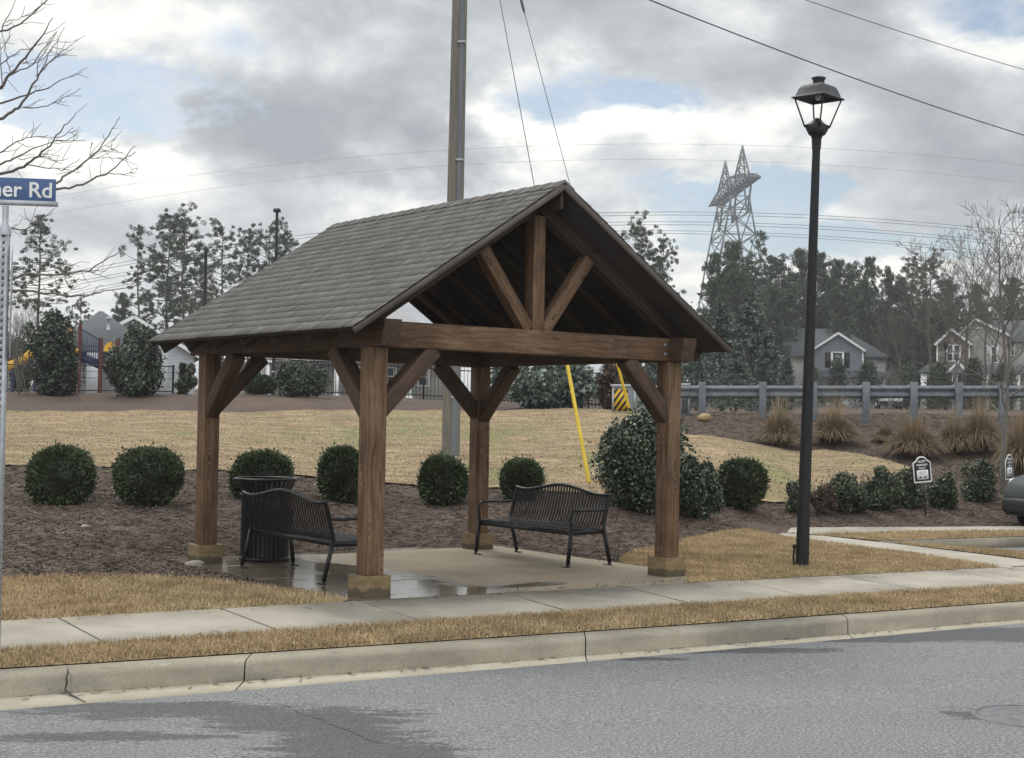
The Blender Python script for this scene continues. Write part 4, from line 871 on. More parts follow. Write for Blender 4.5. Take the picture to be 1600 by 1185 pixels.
def make_shrub(name, label, cat, loc, w_, h, seed, m='shrub', group=None, n=5200, L=.055, k=.10, egg=.0, depth=None, airy=0., lobes=0):
    t = thing(name, label, cat, loc, 0, group); rg = np.random.default_rng(seed); bot = -.06*h if not lobes else -.16*h
    rad = np.array([w_/2, (depth or w_)/2, (h-bot)/2]); cz = bot+rad[2]
    def shell(n, c, r, sd_, k, lo):
        d = rg.normal(size=(n, 3)); d /= np.linalg.norm(d, axis=1)[:, None]; bx_ = (np.abs(d)**2.3).sum(1)**(-1/2.3) if not lobes else 1.; q_ = bx_*.97*lumpy(d, sd_, k)*(1+rg.normal(0, .04, n)-np.abs(rg.normal(0, lo, n))); return c+d*q_[:, None]*r, d
    q = MB(); P = []; D_ = []
    if lobes:
        for i in range(lobes):
            d = rg.normal(size=3); d /= np.linalg.norm(d); r = rg.uniform(.28, .48); f = min(rg.uniform(.45, .8), 1.04-r)
            c = np.array([0, 0, cz])+d*rad*f; c[:2] *= 1-egg*(c[2]-cz)/rad[2]; p, dd = shell(n//lobes, c, rad*r*np.array([1, 1, rg.uniform(.7, 1.15)]), seed*31+i, k, .16+airy); P.append(p); D_.append(dd)
        P = np.concatenate(P); D_ = np.concatenate(D_)
    else:
        P, D_ = shell(n, np.array([0, 0, cz]), rad, seed, k, .09+airy); P[:, :2] *= (1-egg*(P[:, 2:3]-cz)/rad[2])
    P[:, 2] = np.where(P[:, 2] < .03, .03+.2*h*rg.random(len(P))**2, P[:, 2])
    # new shoots that break the clipped outline
    ns = int(len(P)*.05); i = rg.choice(len(P), ns); P[i] += D_[i]*rg.uniform(.0, .09 if not lobes else .2, (ns, 1))*np.array([1, 1, 1.2])
    q.add(*leafquads(P, L, L*.62, D_, seed=seed)); q.build('foliage', M[m], t, tint=ltint(q, seed))
    q = MB()
    for i in range(12):
        a = rg.random()*6.28; e = np.array([math.cos(a)*rad[0]*.7, math.sin(a)*rad[1]*.7, h*rg.uniform(.55, .9)]); q.tube([(0, 0, -.05), e*[.25, .25, .4], e], [.018, .012, .005], 4)
    q.build('branches', M['bark'], t)
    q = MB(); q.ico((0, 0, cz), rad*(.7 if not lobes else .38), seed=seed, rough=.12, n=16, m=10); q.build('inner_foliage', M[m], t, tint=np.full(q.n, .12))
    return t
def px_w(w_, Y): return w_*Y/FPX
def shrub_px(x, wpx, top, base, label, seed, name='round_shrub', cat='shrub', y0=11, Y=None, **kw):
    if Y is None: g = ground(x, base, y0)
    else: g = at(x, base, Y); g[2] = hz(g[0], Y)
    h = at(x, top, g[1])[2]-g[2]; return make_shrub(name, label, cat, g, px_w(wpx, g[1]), h, seed, **kw)
RS = 'clipped round shrubs behind the pavilion'
for i, (x, wd, tp, bs, lab) in enumerate([(95, 104, 697, 788, 'clipped round green shrub, leftmost in the row'), (232, 108, 699, 789, 'clipped round green shrub, second in the row, left of the back left post'),
        (407, 94, 705, 778, 'clipped round green shrub rising behind the litter bin'), (536, 78, 698, 784, 'clipped round green shrub half hidden by the front left post'),
        (692, 77, 709, 787, 'clipped round green shrub at the foot of the utility pole'), (814, 65, 717, 780, 'small clipped round shrub between the back right post and the guy wire')]):
    shrub_px(x, wd, tp, bs, lab, 20+i, group=RS, n=10000, L=.052, k=[.09, .07, .1, .08, .11, .09][i], egg=[.05, -.04, .02, .08, .10, -.03][i])
shrub_px(1010, 164, 632, 799, 'big dark glossy holly bush behind the front right post', 31, 'holly_bush', 'bush', n=26000, L=.066, m='holly', k=.22, egg=.10, lobes=40)
shrub_px(1093, 72, 700, 812, 'lower dark bush leaning against the right side of the big holly', 32, 'holly_bush', 'bush', n=9000, L=.056, m='holly', k=.2, lobes=18)
shrub_px(1158, 78, 716, 795, 'compact rounded dark shrub right of the holly, beside the lawn', 33, n=7500, L=.05, m='hedge', k=.09, egg=-.06)
HG = 'hedge shrubs along the parking court'
for i, (x, wd, tp, bs, m_, n_, lab) in enumerate([(1243, 38, 744, 800, 'hedge', 1500, 'small sparse hedge shrub just left of the street lamp pole'), (1283, 48, 750, 803, 'brownbush', 2200, 'brownish half bare hedge shrub just right of the lamp pole'),
        (1326, 66, 738, 800, 'hedge', 4200, 'dark hedge shrub third from left in the low hedge'), (1378, 66, 731, 795, 'hedge', 4200, 'dark hedge shrub in the middle of the low hedge'),
        (1421, 58, 726, 791, 'hedge', 4000, 'dark hedge shrub right behind the leaning parking sign'), (1477, 52, 739, 793, 'hedge', 3600, 'low hedge shrub just right of the leaning parking sign'),
        (1526, 62, 721, 781, 'hedge', 3600, 'taller open based hedge shrub left of the bare sapling')]):
    shrub_px(x, wd*1.12, tp-3, bs+2, lab, 50+i, 'hedge_shrub', group=HG, n=int(n_*1.7), L=.052, m=m_, k=.2, lobes=16 if n_ > 2500 else 9, y0=20)

def make_tuft(label, loc, w_, h, seed, n=900, plumes=40, hp=1.6):
    t = thing('ornamental_grass', label, 'grass clump', loc, 0, 'ornamental grasses on the bank'); rg = np.random.default_rng(seed)
    def ribbons(n, hh, spread, wd, droop):
        a = rg.random(n)*6.283; d = np.stack([np.cos(a), np.sin(a), np.zeros(n)], 1); sp = spread*np.sqrt(rg.random(n))*(.5+.5*rg.random(n)); qq = (sp/spread)**1.2*droop; H_ = hh*(.7+.45*rg.random(n))*(1-.72*qq)
        base = d*(.05*w_*np.sqrt(rg.random(n)))[:, None]; s = np.linspace(0, 1, 7); P = []
        for k in s:
            P.append(base+d*(sp*(k**.72))[:, None]+np.array([0, 0, 1])*(H_*((1-qq)*k+qq*2.5*k*(1-k*.97)))[:, None])
        sd_ = np.cross(d, [0, 0, 1.])+rg.normal(0, .4, (n, 3)); sd_ /= np.linalg.norm(sd_, axis=1)[:, None]; V = []
        for k, p in zip(s, P): ww = wd*(1-.75*k); V += [p-sd_*ww, p+sd_*ww]
        V = np.stack(V, 1).reshape(-1, 3); o = np.arange(n)[:, None]*14; F = [o+np.array([[2*k, 2*k+1, 2*k+3, 2*k+2]]) for k in range(6)]
        return V, [np.concatenate(F)]
    q = MB(); q.add(*ribbons(n, h, w_*.60, .0075, .9)); q.build('blades', M['tangrass'], t)
    q = MB(); q.add(*ribbons(plumes, hp*.9, w_*.36, .006, .15)); q.build('plumes', M['plume'], t); return t
for i, (x, wd, tp, bs, hp, lab) in enumerate([(1219, 84, 632, 699, 605, 'tan ornamental grass clump below the guard rail, left of the lamp pole'), (1302, 92, 632, 696, 598, 'tan ornamental grass clump right of the lamp pole with plumes over the rail'),
        (1428, 104, 646, 718, 630, 'wide tan ornamental grass clump above the leaning parking sign'), (1491, 70, 645, 711, 625, 'narrower darker based ornamental grass clump in the middle of the right group'), (1532, 82, 630, 708, 604, 'tall ornamental grass clump just left of the bare sapling, plumes against the rail'),
        (1598, 92, 640, 742, 618, 'ornamental grass clump at the right edge behind the sapling'), (1384, 46, 664, 692, 660, 'small brown ornamental grass clump left of the wide one'), (1640, 90, 622, 705, 604, 'ornamental grass clump partly cut by the right edge, high on the bank')]):
    g = ground(x, bs, 20); h = at(x, tp, g[1])[2]-g[2]; make_tuft(lab, g, px_w(wd, g[1])*1.05, h, 70+i, n=2600, plumes=90 if i != 6 else 12, hp=at(x, hp, g[1])[2]-g[2])

# ------------------------------------------------------------------ trees
def limb(q, p, d, L, r, rg, lev, tips, gn=(.35, .8), bend=.12, nseg=4, up=.15, kids=(3, 5), ratio=.62, minr=.004):
    pts = [p]; rs = [r]; dd = d/np.linalg.norm(d)
    for i in range(nseg):
        dd = dd+rg.normal(0, bend, 3)+np.array([0, 0, up*.3]); dd /= np.linalg.norm(dd); pts.append(pts[-1]+dd*L/nseg); rs.append(max(r*(1-.75*(i+1)/nseg), minr))
    q.tube(pts, rs, 6 if r > .08 else (4 if r > .02 else 3), cap=False)
    if lev == 0: tips.append((pts[-1], dd)); return
    for k in range(rg.integers(*kids)):
        f = rg.uniform(.35, 1.); i = min(int(f*nseg), nseg-1); b = pts[i]+(pts[i+1]-pts[i])*(f*nseg-i)
        s = rg.normal(size=3); s -= dd*np.dot(s, dd); s /= np.linalg.norm(s)+1e-9; nd = dd*rg.uniform(*gn)+s*.62+np.array([0, 0, up])
        limb(q, b, nd, L*ratio*rg.uniform(.7, 1.1), max(rs[i]*.62, minr), rg, lev-1, tips, gn, bend, nseg, up, kids, ratio, minr)
def make_pine(seed, h=18., cs=.42, cr=2.6, nb=46, tuft=.72, name='pine_tree', m='pine', top_only=False, nt_=46, dens=1.):
    rg = np.random.default_rng(seed); t = bpy.data.objects.new(name, None); C.objects.link(t)
    q = MB(); path = [(0, 0, -.5)]; x = y = 0
    for k in range(1, 9): x += rg.normal(0, .10); y += rg.normal(0, .10); path.append((x, y, h*k/8))
    path = np.array(path); q.tube(path, np.linspace(.21, .03, 9)*h/18, 7, cap=False); cen = []
    for k in range(nb):
        f = cs+(1-cs)*(k+rg.random())/nb; z = f*h; b = np.array([np.interp(z, path[:, 2], path[:, 0]), np.interp(z, path[:, 2], path[:, 1]), z])
        g = (f-cs)/(1-cs); L = cr*(.35+.65*math.sin(math.pi*min(1, .18+g*.82)))*rg.uniform(.55, 1.15); a = rg.random()*6.283; rise = -.15+.75*g+rg.normal(0, .15)
        d = np.array([math.cos(a), math.sin(a), rise]); d /= np.linalg.norm(d); e = b+d*L+np.array([0, 0, .12*L]); q.tube([b, b+d*L*.5, e], [.05*h/18, .03, .012], 4, cap=False)
        for j in range(max(2, int(L*2.6*dens))): s = rg.uniform(.35, 1.05); cen.append(b+d*L*s+rg.normal(0, .22*L*.5+.12, 3))
    for j in range(5): cen.append(path[-1]+rg.normal(0, .25, 3)-[0, 0, .3*j])
    cen = np.array(cen); n = len(cen); P = np.repeat(cen, nt_, 0); sz = np.repeat(tuft*rg.uniform(.6, 1.25, n), nt_)
    dv = rg.normal(size=P.shape); dv /= np.linalg.norm(dv, axis=1)[:, None]; dv[:, 2] *= .75; P = P+dv*sz[:, None]*.55*np.cbrt(rg.random(len(P)))[:, None]
    l = MB(); l.add(*leafquads(P, tuft*.50, tuft*.115, dv, seed=seed+1)); l.build('crown', M[m], t, tint=ltint(l, seed)); q.build('trunk', M['bark'], t, smooth=True); t['h'] = h; return t
def make_cone(seed, h=9., r=2.2, n=6500, m='cedar', leaf=.34, name='cedar_tree', droop=.35, lower=.05):
    rg = np.random.default_rng(seed); t = bpy.data.objects.new(name, None); C.objects.link(t)
    q = MB(); q.tube([(0, 0, -.3), (0, 0, h*.96)], [.02*h, .02], 6, cap=False); nb = 150; P = []; O = []
    for k in range(nb):
        f = lower+(1-lower)*(k/nb)**.85; a = rg.random()*6.283; L = r*(1-f)**.72*rg.uniform(.72, 1.12)+.12; d = np.array([math.cos(a), math.sin(a), .12])
        b = np.array([0, 0, f*h]); q.tube([b, b+d*L*.6], [.02, .006], 3, cap=False)
        m_ = int(n/nb); s = np.sqrt(rg.random(m_)); pp = b+d*L*s[:, None]; pp[:, 2] += -droop*L*s**2*.5+.15*s; pp += rg.normal(0, 1, (m_, 3))*np.array([.13, .13, .10])*(.5+L*.5); P.append(pp); O.append(np.repeat([[math.cos(a), math.sin(a), -.35]], m_, 0))
    P = np.concatenate(P); O = np.concatenate(O); P[:, 2] = np.maximum(P[:, 2], .05)
    l = MB(); l.add(*leafquads(P, leaf, leaf*.34, O*1.6, seed=seed)); l.build('crown', M[m], t, tint=ltint(l, seed)); q.build('trunk', M['bark'], t); t['h'] = h; return t
def make_bare(seed, h=14., name='bare_tree', spread=.75, lev=4, r=.16, m='bark_grey', multi=1, kids=(3, 5), ratio=.62, up=.22, trunkf=.4, minr=.005):
    rg = np.random.default_rng(seed); t = bpy.data.objects.new(name, None); C.objects.link(t); q = MB(); tw = MB(); tips = []
    for s in range(multi):
        tilt = np.array([rg.normal(0, .05+.12*(multi > 1)), rg.normal(0, .05+.12*(multi > 1)), 1.]); p = np.array([0, 0, -.2]); pts = [p]; rs = [r]; n = 8; d = tilt/np.linalg.norm(tilt)
        for i in range(n): d = d+rg.normal(0, .035, 3); d /= np.linalg.norm(d); pts.append(pts[-1]+d*h*.93/n); rs.append(r*(1-.93*(i+1)/n)+.006)
        q.tube(pts, rs, 8, cap=False)
        for k in range(14):
            f = trunkf+(1-trunkf)*(k+rg.random())/14; i = min(int(f*n), n-1); b = pts[i]+(pts[i+1]-pts[i])*(f*n-i); a = k*2.4+rg.random()
            nd = np.array([math.cos(a)*spread, math.sin(a)*spread, .75]); limb(tw, b, nd, h*.30*(1.15-.75*f)*1.15, rs[i]*.55, rg, lev-2, tips, up=up, kids=kids, ratio=ratio, minr=minr)
    q.build('trunk', M[m], t, smooth=True); tw.build('crown', M[m], t, smooth=True); t['h'] = h; return t
used = set()
def put(proto, x, top, Y, label, cat, group, base=None, rz=None, sx=1.):
    o = proto if proto.name not in used else copy_tree(proto)
    used.add(proto.name); used.add(o.name)
    g = at(x, 620, Y); z = hz(g[0], Y); ht = at(x, top, Y)[2]-z; s = ht/proto['h']
    o.location = (g[0], Y, z); o.scale = (s*sx, s*sx, s); o.rotation_euler = (0, 0, random.random()*6.28 if rz is None else rz); tag(o, label, cat, group); return o
pines = [make_pine(101, 18, .34, 3.3, 54, tuft=.62, dens=.95), make_pine(102, 18, .42, 3.5, 48, tuft=.62, dens=.95), make_pine(103, 18, .28, 2.7, 46, tuft=.6, dens=.9), make_pine(104, 18, .45, 3.1, 40, tuft=.6, dens=.9), make_pine(105, 18, .15, 3.5, 95, dens=1.1, nt_=40, tuft=.85), make_pine(106, 18, .12, 3.2, 95, dens=1.15, nt_=40, tuft=.85)]
PL = 'tall pines behind the left houses'
for x, tp, Y, k, sx, lab in [(57, 343, 74, 3, 1.1, 'tall open pine at far left behind the street sign post'), (208, 358, 112, 2, .85, 'narrow pine left of the tall pine pair'), (258, 338, 108, 0, .95, 'tall pine, left one of the full crowned pair'),
        (283, 333, 104, 1, .95, 'tall pine, right one of the full crowned pair'), (346, 352, 112, 3, .9, 'pine just right of the dark bare pole'), (384, 362, 116, 0, .85, 'slim pine left of the area light pole'),
        (412, 350, 118, 3, .9, 'pine right behind the area light pole'), (442, 364, 116, 1, .8, 'pine nearest the pavilion roof on the left'), (122, 468, 120, 1, .9, 'small pine top peeking over the grey roof'), (228, 470, 105, 2, .9, 'low young pine beside the white roof edge'), (185, 462, 118, 4, .7, 'low bushy pine behind the roof vent')]:
    put(pines[k], x, tp, Y, lab, 'tree', PL, sx=sx)
PR = 'pines of the wood on the right'
for x, tp, Y, k, sx, lab in [(1000, 346, 98, 1, .95, 'pine standing above the right slope of the pavilion roof'), (1033, 376, 102, 0, .8, 'smaller pine beside the right slope of the pavilion roof'), (1143, 384, 130, 4, .85, 'bushy pine in front of the lattice tower'), (1183, 367, 136, 2, .8, 'slim pine just right of the lattice tower'),
        (1112, 440, 112, 5, .9, 'low pine at the left foot of the lattice tower'), (1120, 402, 120, 4, .8, 'pine left of the bushy pine before the lattice tower'), (1140, 415, 118, 4, .8, 'pine hiding the feet of the lattice tower'), (1172, 410, 122, 0, 1., 'open pine at the right foot of the lattice tower'), (1215, 405, 140, 5, 1., 'pine second right of the lattice tower'), (1243, 396, 150, 4, .9, 'dense pine left of the lamp pole'), (1272, 400, 146, 5, .9, 'pine behind the lamp pole'), (1305, 412, 140, 4, .85, 'dense pine right of the lamp pole'),
        (1330, 416, 152, 5, .8, 'pine above the grey gabled house'), (1352, 408, 146, 4, .7, 'pointed pine above the right end of the grey house'), (1382, 424, 150, 5, .8, 'pine between the two houses'), (1425, 405, 148, 0, 1.15, 'tall full pine left of the bare trees'), (1448, 403, 152, 1, 1.0, 'tall full pine next to the bare trees'),
        (1480, 440, 150, 5, .9, 'low pine above the stone gable'), (1530, 450, 156, 4, .9, 'pine behind the beige house'), (1585, 440, 140, 5, 1.25, 'broad round pine behind the beige house at the right edge'), (1640, 430, 146, 4, 1., 'pine beyond the right edge of the wood'),
        (1165, 430, 150, 4, 1., 'pine in the wood below the lattice tower'), (1290, 440, 160, 4, 1.1, 'pine deep in the wood behind the lamp pole'), (1400, 440, 165, 5, 1.1, 'pine deep in the wood between the houses'), (1205, 450, 128, 5, .9, 'pine in front of the wood above the cedars'), (1345, 450, 166, 4, 1.1, 'pine deep behind the grey house'), (1460, 470, 166, 5, 1.2, 'pine deep behind the stone gable')]:
    put(pines[k], x, tp, Y, lab, 'tree', PR, sx=sx*.92)
cedars = [make_cone(201, 9, 2.3), make_cone(202, 9, 2.7), make_cone(203, 8, 1.9)]
for x, tp, Y, k, sx, lab in [(1088, 505, 58, 1, 1.1, 'grey green cedar just right of the pavilion eave'), (1128, 478, 62, 0, 1.2, 'tall cedar in the clump behind the guard rail'), (1172, 462, 66, 1, 1.15, 'tallest cedar of the clump behind the guard rail'), (1200, 520, 60, 0, 1.1, 'cedar left of the grey house roof'),
        (1228, 560, 56, 2, 1.1, 'small dark cedar left of the lamp pole'), (1150, 540, 54, 1, 1.3, 'low wide cedar in front of the cedar clump'), (1060, 560, 56, 2, 1.1, 'cedar seen past the front right post'), (905, 545, 62, 1, 1.5, 'cedar behind the right half of the juniper'), (835, 545, 64, 0, 1.5, 'cedar behind the left half of the juniper'), (955, 548, 60, 1, 1.3, 'cedar behind the brown leaved bush'), (780, 556, 64, 2, 1.6, 'low cedar behind the fence right of the back right post'), (1018, 540, 62, 0, 1.3, 'cedar behind the striped cabinet')]:
    put(cedars[k], x, tp, Y, lab, 'tree', 'cedars behind the guard rail', sx=sx)
bares = [make_bare(301, 16, r=.2, m='bark', minr=.014, kids=(4, 6)), make_bare(302, 15, multi=3, m='bark', r=.13, spread=.6, minr=.014), make_bare(303, 16, r=.18, m='bark', spread=.9, minr=.014, kids=(4, 6))]
for x, tp, Y, k, sx, lab in [(1458, 372, 118, 0, .9, 'bare tree with fine twigs left of the large bare tree'), (1508, 366, 114, 2, .9, 'bare tree with an upright crown above the stone gable'), (1535, 372, 120, 1, 1., 'many stemmed bare tree above the beige house'), (1575, 326, 104, 2, 1.1, 'large bare tree at the right edge'), (1606, 318, 100, 0, 1.15, 'largest bare tree, cut by the right edge'),
        (1480, 420, 110, 1, .9, 'low bare tree behind the stone gable'), (1385, 470, 128, 2, .8, 'bare tree between the two houses'), (1412, 480, 126, 0, .9, 'bare tree left of the porch'), (322, 440, 100, 1, .8, 'faint bare tree right of the pine pair'), (28, 470, 66, 1, .8, 'bare tree at far left behind the sign post'), (1098, 520, 100, 1, .8, 'pale bare tree at the end of the pavilion roof')]:
    put(bares[k], x, tp, Y, lab, 'tree', 'bare trees', sx=sx)
# understory that closes the wood
rg = np.random.default_rng(9); P = []
for k in range(620):
    px_ = rg.uniform(1050, 1750); Y = rg.uniform(150, 185); c = at(px_, rg.uniform(500, 640), Y); n = 70; P.append(c+rg.normal(0, 1, (n, 3))*[1.6, 1.6, 1.3])
P = np.concatenate(P); q = MB(); q.add(*leafquads(P, .6, .26, None, seed=4)); tag(q.build('woodland', M['pine'], None, tint=ltint(q, 4)*.6), 'dark undergrowth of the wood behind the houses', 'woodland', kind='stuff')
# bushes and young trees round the houses
bush = [make_cone(211, 2.2, .75, 2600, 'pine', .17, 'evergreen_bush', .1, .02), make_cone(212, 2.0, .85, 2600, 'pine', .17, 'evergreen_bush', .1, .02)]
for i, (x, wd, tp, lab) in enumerate([(1308, 40, 566, 'evergreen bush in front of the grey gable'), (1356, 36, 570, 'evergreen bush at the right corner of the grey house'), (1418, 42, 574, 'evergreen bush between the two houses'), (1466, 42, 572, 'evergreen bush left of the small porch gable'), (1521, 40, 566, 'evergreen bush right of the small porch gable'), (1572, 38, 574, 'evergreen bush by the right porch column'), (1270, 36, 580, 'evergreen bush beside the lamp pole in front of the grey house')]):
    o = put(bush[i % 2], x, tp, 110, lab, 'bush', 'evergreen bushes in front of the right houses'); k = o.scale[2]; o.scale = (k*.95, k*.95, k)
# left garden
shrub_px(84, 92, 482, 624, 'large dark evergreen bush at left in front of the playground', 81, 'large_bush', 'bush', Y=44.5, n=11000, L=.12, m='dark_bush', k=.3, egg=.3, airy=.08, lobes=26)
shrub_px(40, 60, 505, 620, 'dark evergreen bush at far left behind the yellow slide', 82, 'large_bush', 'bush', Y=58, n=3000, L=.2, m='dark_bush', k=.22, airy=.06, lobes=14)
shrub_px(213, 106, 520, 627, 'large dark magnolia like bush in front of the white house wall', 83, 'large_bush', 'bush', Y=44, n=13000, L=.12, m='dark_bush', k=.22, egg=-.05, airy=.05, lobes=26)
shrub_px(218, 66, 488, 600, 'upright dark bush rising behind the magnolia like bush', 87, 'large_bush', 'bush', Y=44.6, n=7500, L=.12, m='dark_bush', k=.2, airy=.05, egg=.25, lobes=18)
shrub_px(292, 40, 566, 612, 'small bush beside the back left post', 84, 'large_bush', 'bush', Y=46, n=1800, L=.1, m='hedge', k=.2, airy=.08, lobes=10)
shrub_px(472, 92, 556, 623, 'round dark bush in front of the black fence', 85, 'large_bush', 'bush', Y=44.5, n=9000, L=.10, m='dark_bush', k=.18, airy=.04, lobes=22)
shrub_px(405, 50, 586, 617, 'low olive round bush left of the round dark bush', 86, 'large_bush', 'bush', Y=45.5, n=2000, L=.09, m='hedge', k=.1)
shrub_px(862, 150, 548, 642, 'broad grey green juniper seen through the pavilion', 88, 'juniper_bush', 'bush', Y=41.5, n=13000, L=.16, m='cedar', k=.2, airy=.07, lobes=30)
shrub_px(962, 70, 555, 641, 'brown leaved bush left of the striped cabinet', 89, 'brown_bush', 'bush', Y=42.5, n=3500, L=.12, m='brownbush', k=.15, airy=.06, lobes=14)
myr = make_bare(311, 3.2, 'bare_shrub', .5, 3, .035, 'bark_grey', 4, (2, 4), .6, .3, .3)
put(myr, 42, 540, 44, 'pale bare multi stemmed shrub at far left', 'shrub', 'bare shrubs'); put(myr, 30, 470, 45, 'taller pale bare shrub beside the sign post', 'shrub', 'bare shrubs', sx=.7)
put(myr, 1390, 562, 108, 'bare shrub right of the grey house', 'shrub', 'bare shrubs', sx=1.2)
# bare sapling on the right bank
sap = make_bare(321, 5.6, 'bare_sapling', 1.0, 4, .085, 'bark_grey', 1, (3, 5), .66, .16, .42)
put(sap, 1567, 452, ground(1566, 772, 20)[1], 'slender bare tree on the bank beside the upright parking sign', 'tree', None, rz=1.2)
g_ = ground(1566, 772, 20); sap.location = (g_[0], g_[1], g_[2]); 
# the foreground tree whose branches reach in from the left
TX = at(-420, 640, 12.0)[0]; ft = thing('bare_tree', 'bare tree outside the left edge reaching thin branches over the street sign', 'tree', (TX, 12.0, hz(TX, 12.0)))
q = MB(); q.tube([(0, 0, -.2), (.03, 0, 1.5), (.0, .05, 3.2), (.1, .0, 5.0), (.05, 0, 7.2)], [.13, .115, .10, .075, .02], 10, cap=False); q.build('trunk', M['bark_grey'], ft, smooth=True)
BR = [([(0, 271), (24, 267), (43, 257), (61, 243), (83, 223), (99, 199), (118, 178)], .013, 0), ([(43, 258), (75, 263), (98, 265), (125, 249)], .006, 1), ([(98, 265), (126, 270)], .004, 1), ([(84, 221), (134, 220)], .004, 1), ([(88, 216), (118, 205)], .004, 1), ([(61, 243), (88, 252), (107, 248)], .004, 1),
      ([(0, 292), (60, 294), (88, 286), (105, 274), (138, 249), (156, 233), (174, 203), (188, 182)], .012, 0), ([(142, 248), (168, 246), (199, 249)], .004, 1), ([(156, 233), (183, 235)], .004, 1), ([(138, 249), (143, 222)], .003, 1), ([(156, 232), (176, 226)], .003, 1),
      ([(0, 305), (50, 299), (88, 296), (109, 293), (146, 280), (170, 270), (195, 247), (212, 228)], .013, 0), ([(170, 271), (211, 272)], .004, 1), ([(0, 255), (24, 247), (53, 231), (89, 219)], .008, 0), ([(24, 247), (40, 250), (75, 240)], .004, 1), ([(0, 240), (20, 226), (45, 214), (75, 212)], .006, 0),
      ([(0, 185), (24, 172), (36, 160), (53, 130), (59, 118), (81, 93), (103, 77)], .013, 0), ([(59, 119), (77, 87), (101, 43)], .007, 1), ([(36, 168), (56, 170), (81, 162), (126, 138)], .007, 1), ([(81, 162), (103, 159)], .003, 1), ([(0, 162), (49, 146), (81, 134), (120, 115)], .009, 0), ([(56, 120), (60, 95), (90, 48)], .006, 1), ([(81, 93), (105, 84)], .003, 1),
      ([(0, 140), (16, 118), (41, 87), (65, 57), (83, 28)], .012, 0), ([(16, 118), (49, 101), (75, 70), (89, 50)], .007, 1), ([(0, 100), (30, 82), (66, 68)], .005, 0), ([(16, 112), (8, 80), (15, 50)], .005, 1), ([(4, 140), (2, 90), (0, 60)], .006, 1), ([(30, 100), (60, 98)], .004, 1), ([(0, 49), (32, 39), (75, 0), (90, -15)], .008, 0), ([(4, 48), (12, 25), (28, -6)], .006, 1), ([(10, 35), (40, 25), (72, 4)], .004, 1),
      ([(0, 440), (18, 436), (41, 429), (89, 430), (134, 424), (170, 405), (195, 388)], .012, 0), ([(89, 430), (112, 420), (108, 412)], .004, 1), ([(134, 424), (170, 434)], .004, 1), ([(100, 430), (106, 448)], .004, 1), ([(0, 452), (49, 454), (101, 463), (142, 462), (170, 452), (215, 446)], .010, 0), ([(101, 463), (118, 448)], .003, 1), ([(142, 462), (150, 452)], .003, 1), ([(0, 362), (18, 359), (41, 357), (65, 343), (85, 326)], .008, 0), ([(44, 356), (54, 332)], .003, 1), ([(20, 438), (60, 445), (95, 444)], .005, 1)]
q = MB(); rg = np.random.default_rng(3); O = np.array(ft.location); depth = 12.
for pts, r, kid in BR:
    if not kid: depth = 12.0+rg.normal(0, .35); dd = rg.normal(0, .0035)
    W_ = [at(x, y, depth+dd*x+(rg.normal(0, .02) if 0 < i else 0)) for i, (x, y) in enumerate(pts)]
    if not kid:
        z0 = max(W_[0][2]-.55, 1.6); tr = np.array([TX+.04, 12.0, z0]); m1 = tr*.5+W_[0]*.5+[0, 0, -.08]; W_ = [tr, m1]+W_; rad = np.concatenate([[r*2.0, r*1.5], np.linspace(r*1.15, .0028, len(pts))])
    else: rad = np.linspace(r*.95, .0022, len(W_))
    W_ = np.array(W_); fine = np.linspace(0, len(W_)-1, len(W_)*3); Wf = np.stack([np.interp(fine, np.arange(len(W_)), W_[:, c]) for c in range(3)], 1); Wf[1:-1] += rg.normal(0, .006, Wf[1:-1].shape); rf = np.interp(fine, np.arange(len(W_)), rad)
    q.tube(Wf-O, rf, 5, cap=False)
    for k in range(3 if kid else 8):
        i = rg.integers(4 if not kid else 1, len(Wf)); d = rg.normal(0, .5, 3)+np.array([.7, 0, .5]); d /= np.linalg.norm(d); L = rg.uniform(.05, .22); q.tube([Wf[i]-O, Wf[i]-O+d*L*.5+rg.normal(0, .01, 3), Wf[i]-O+d*L], [.003, .0026, .002], 3, cap=False)
q.build('branches', M['bark_grey'], ft, smooth=True)

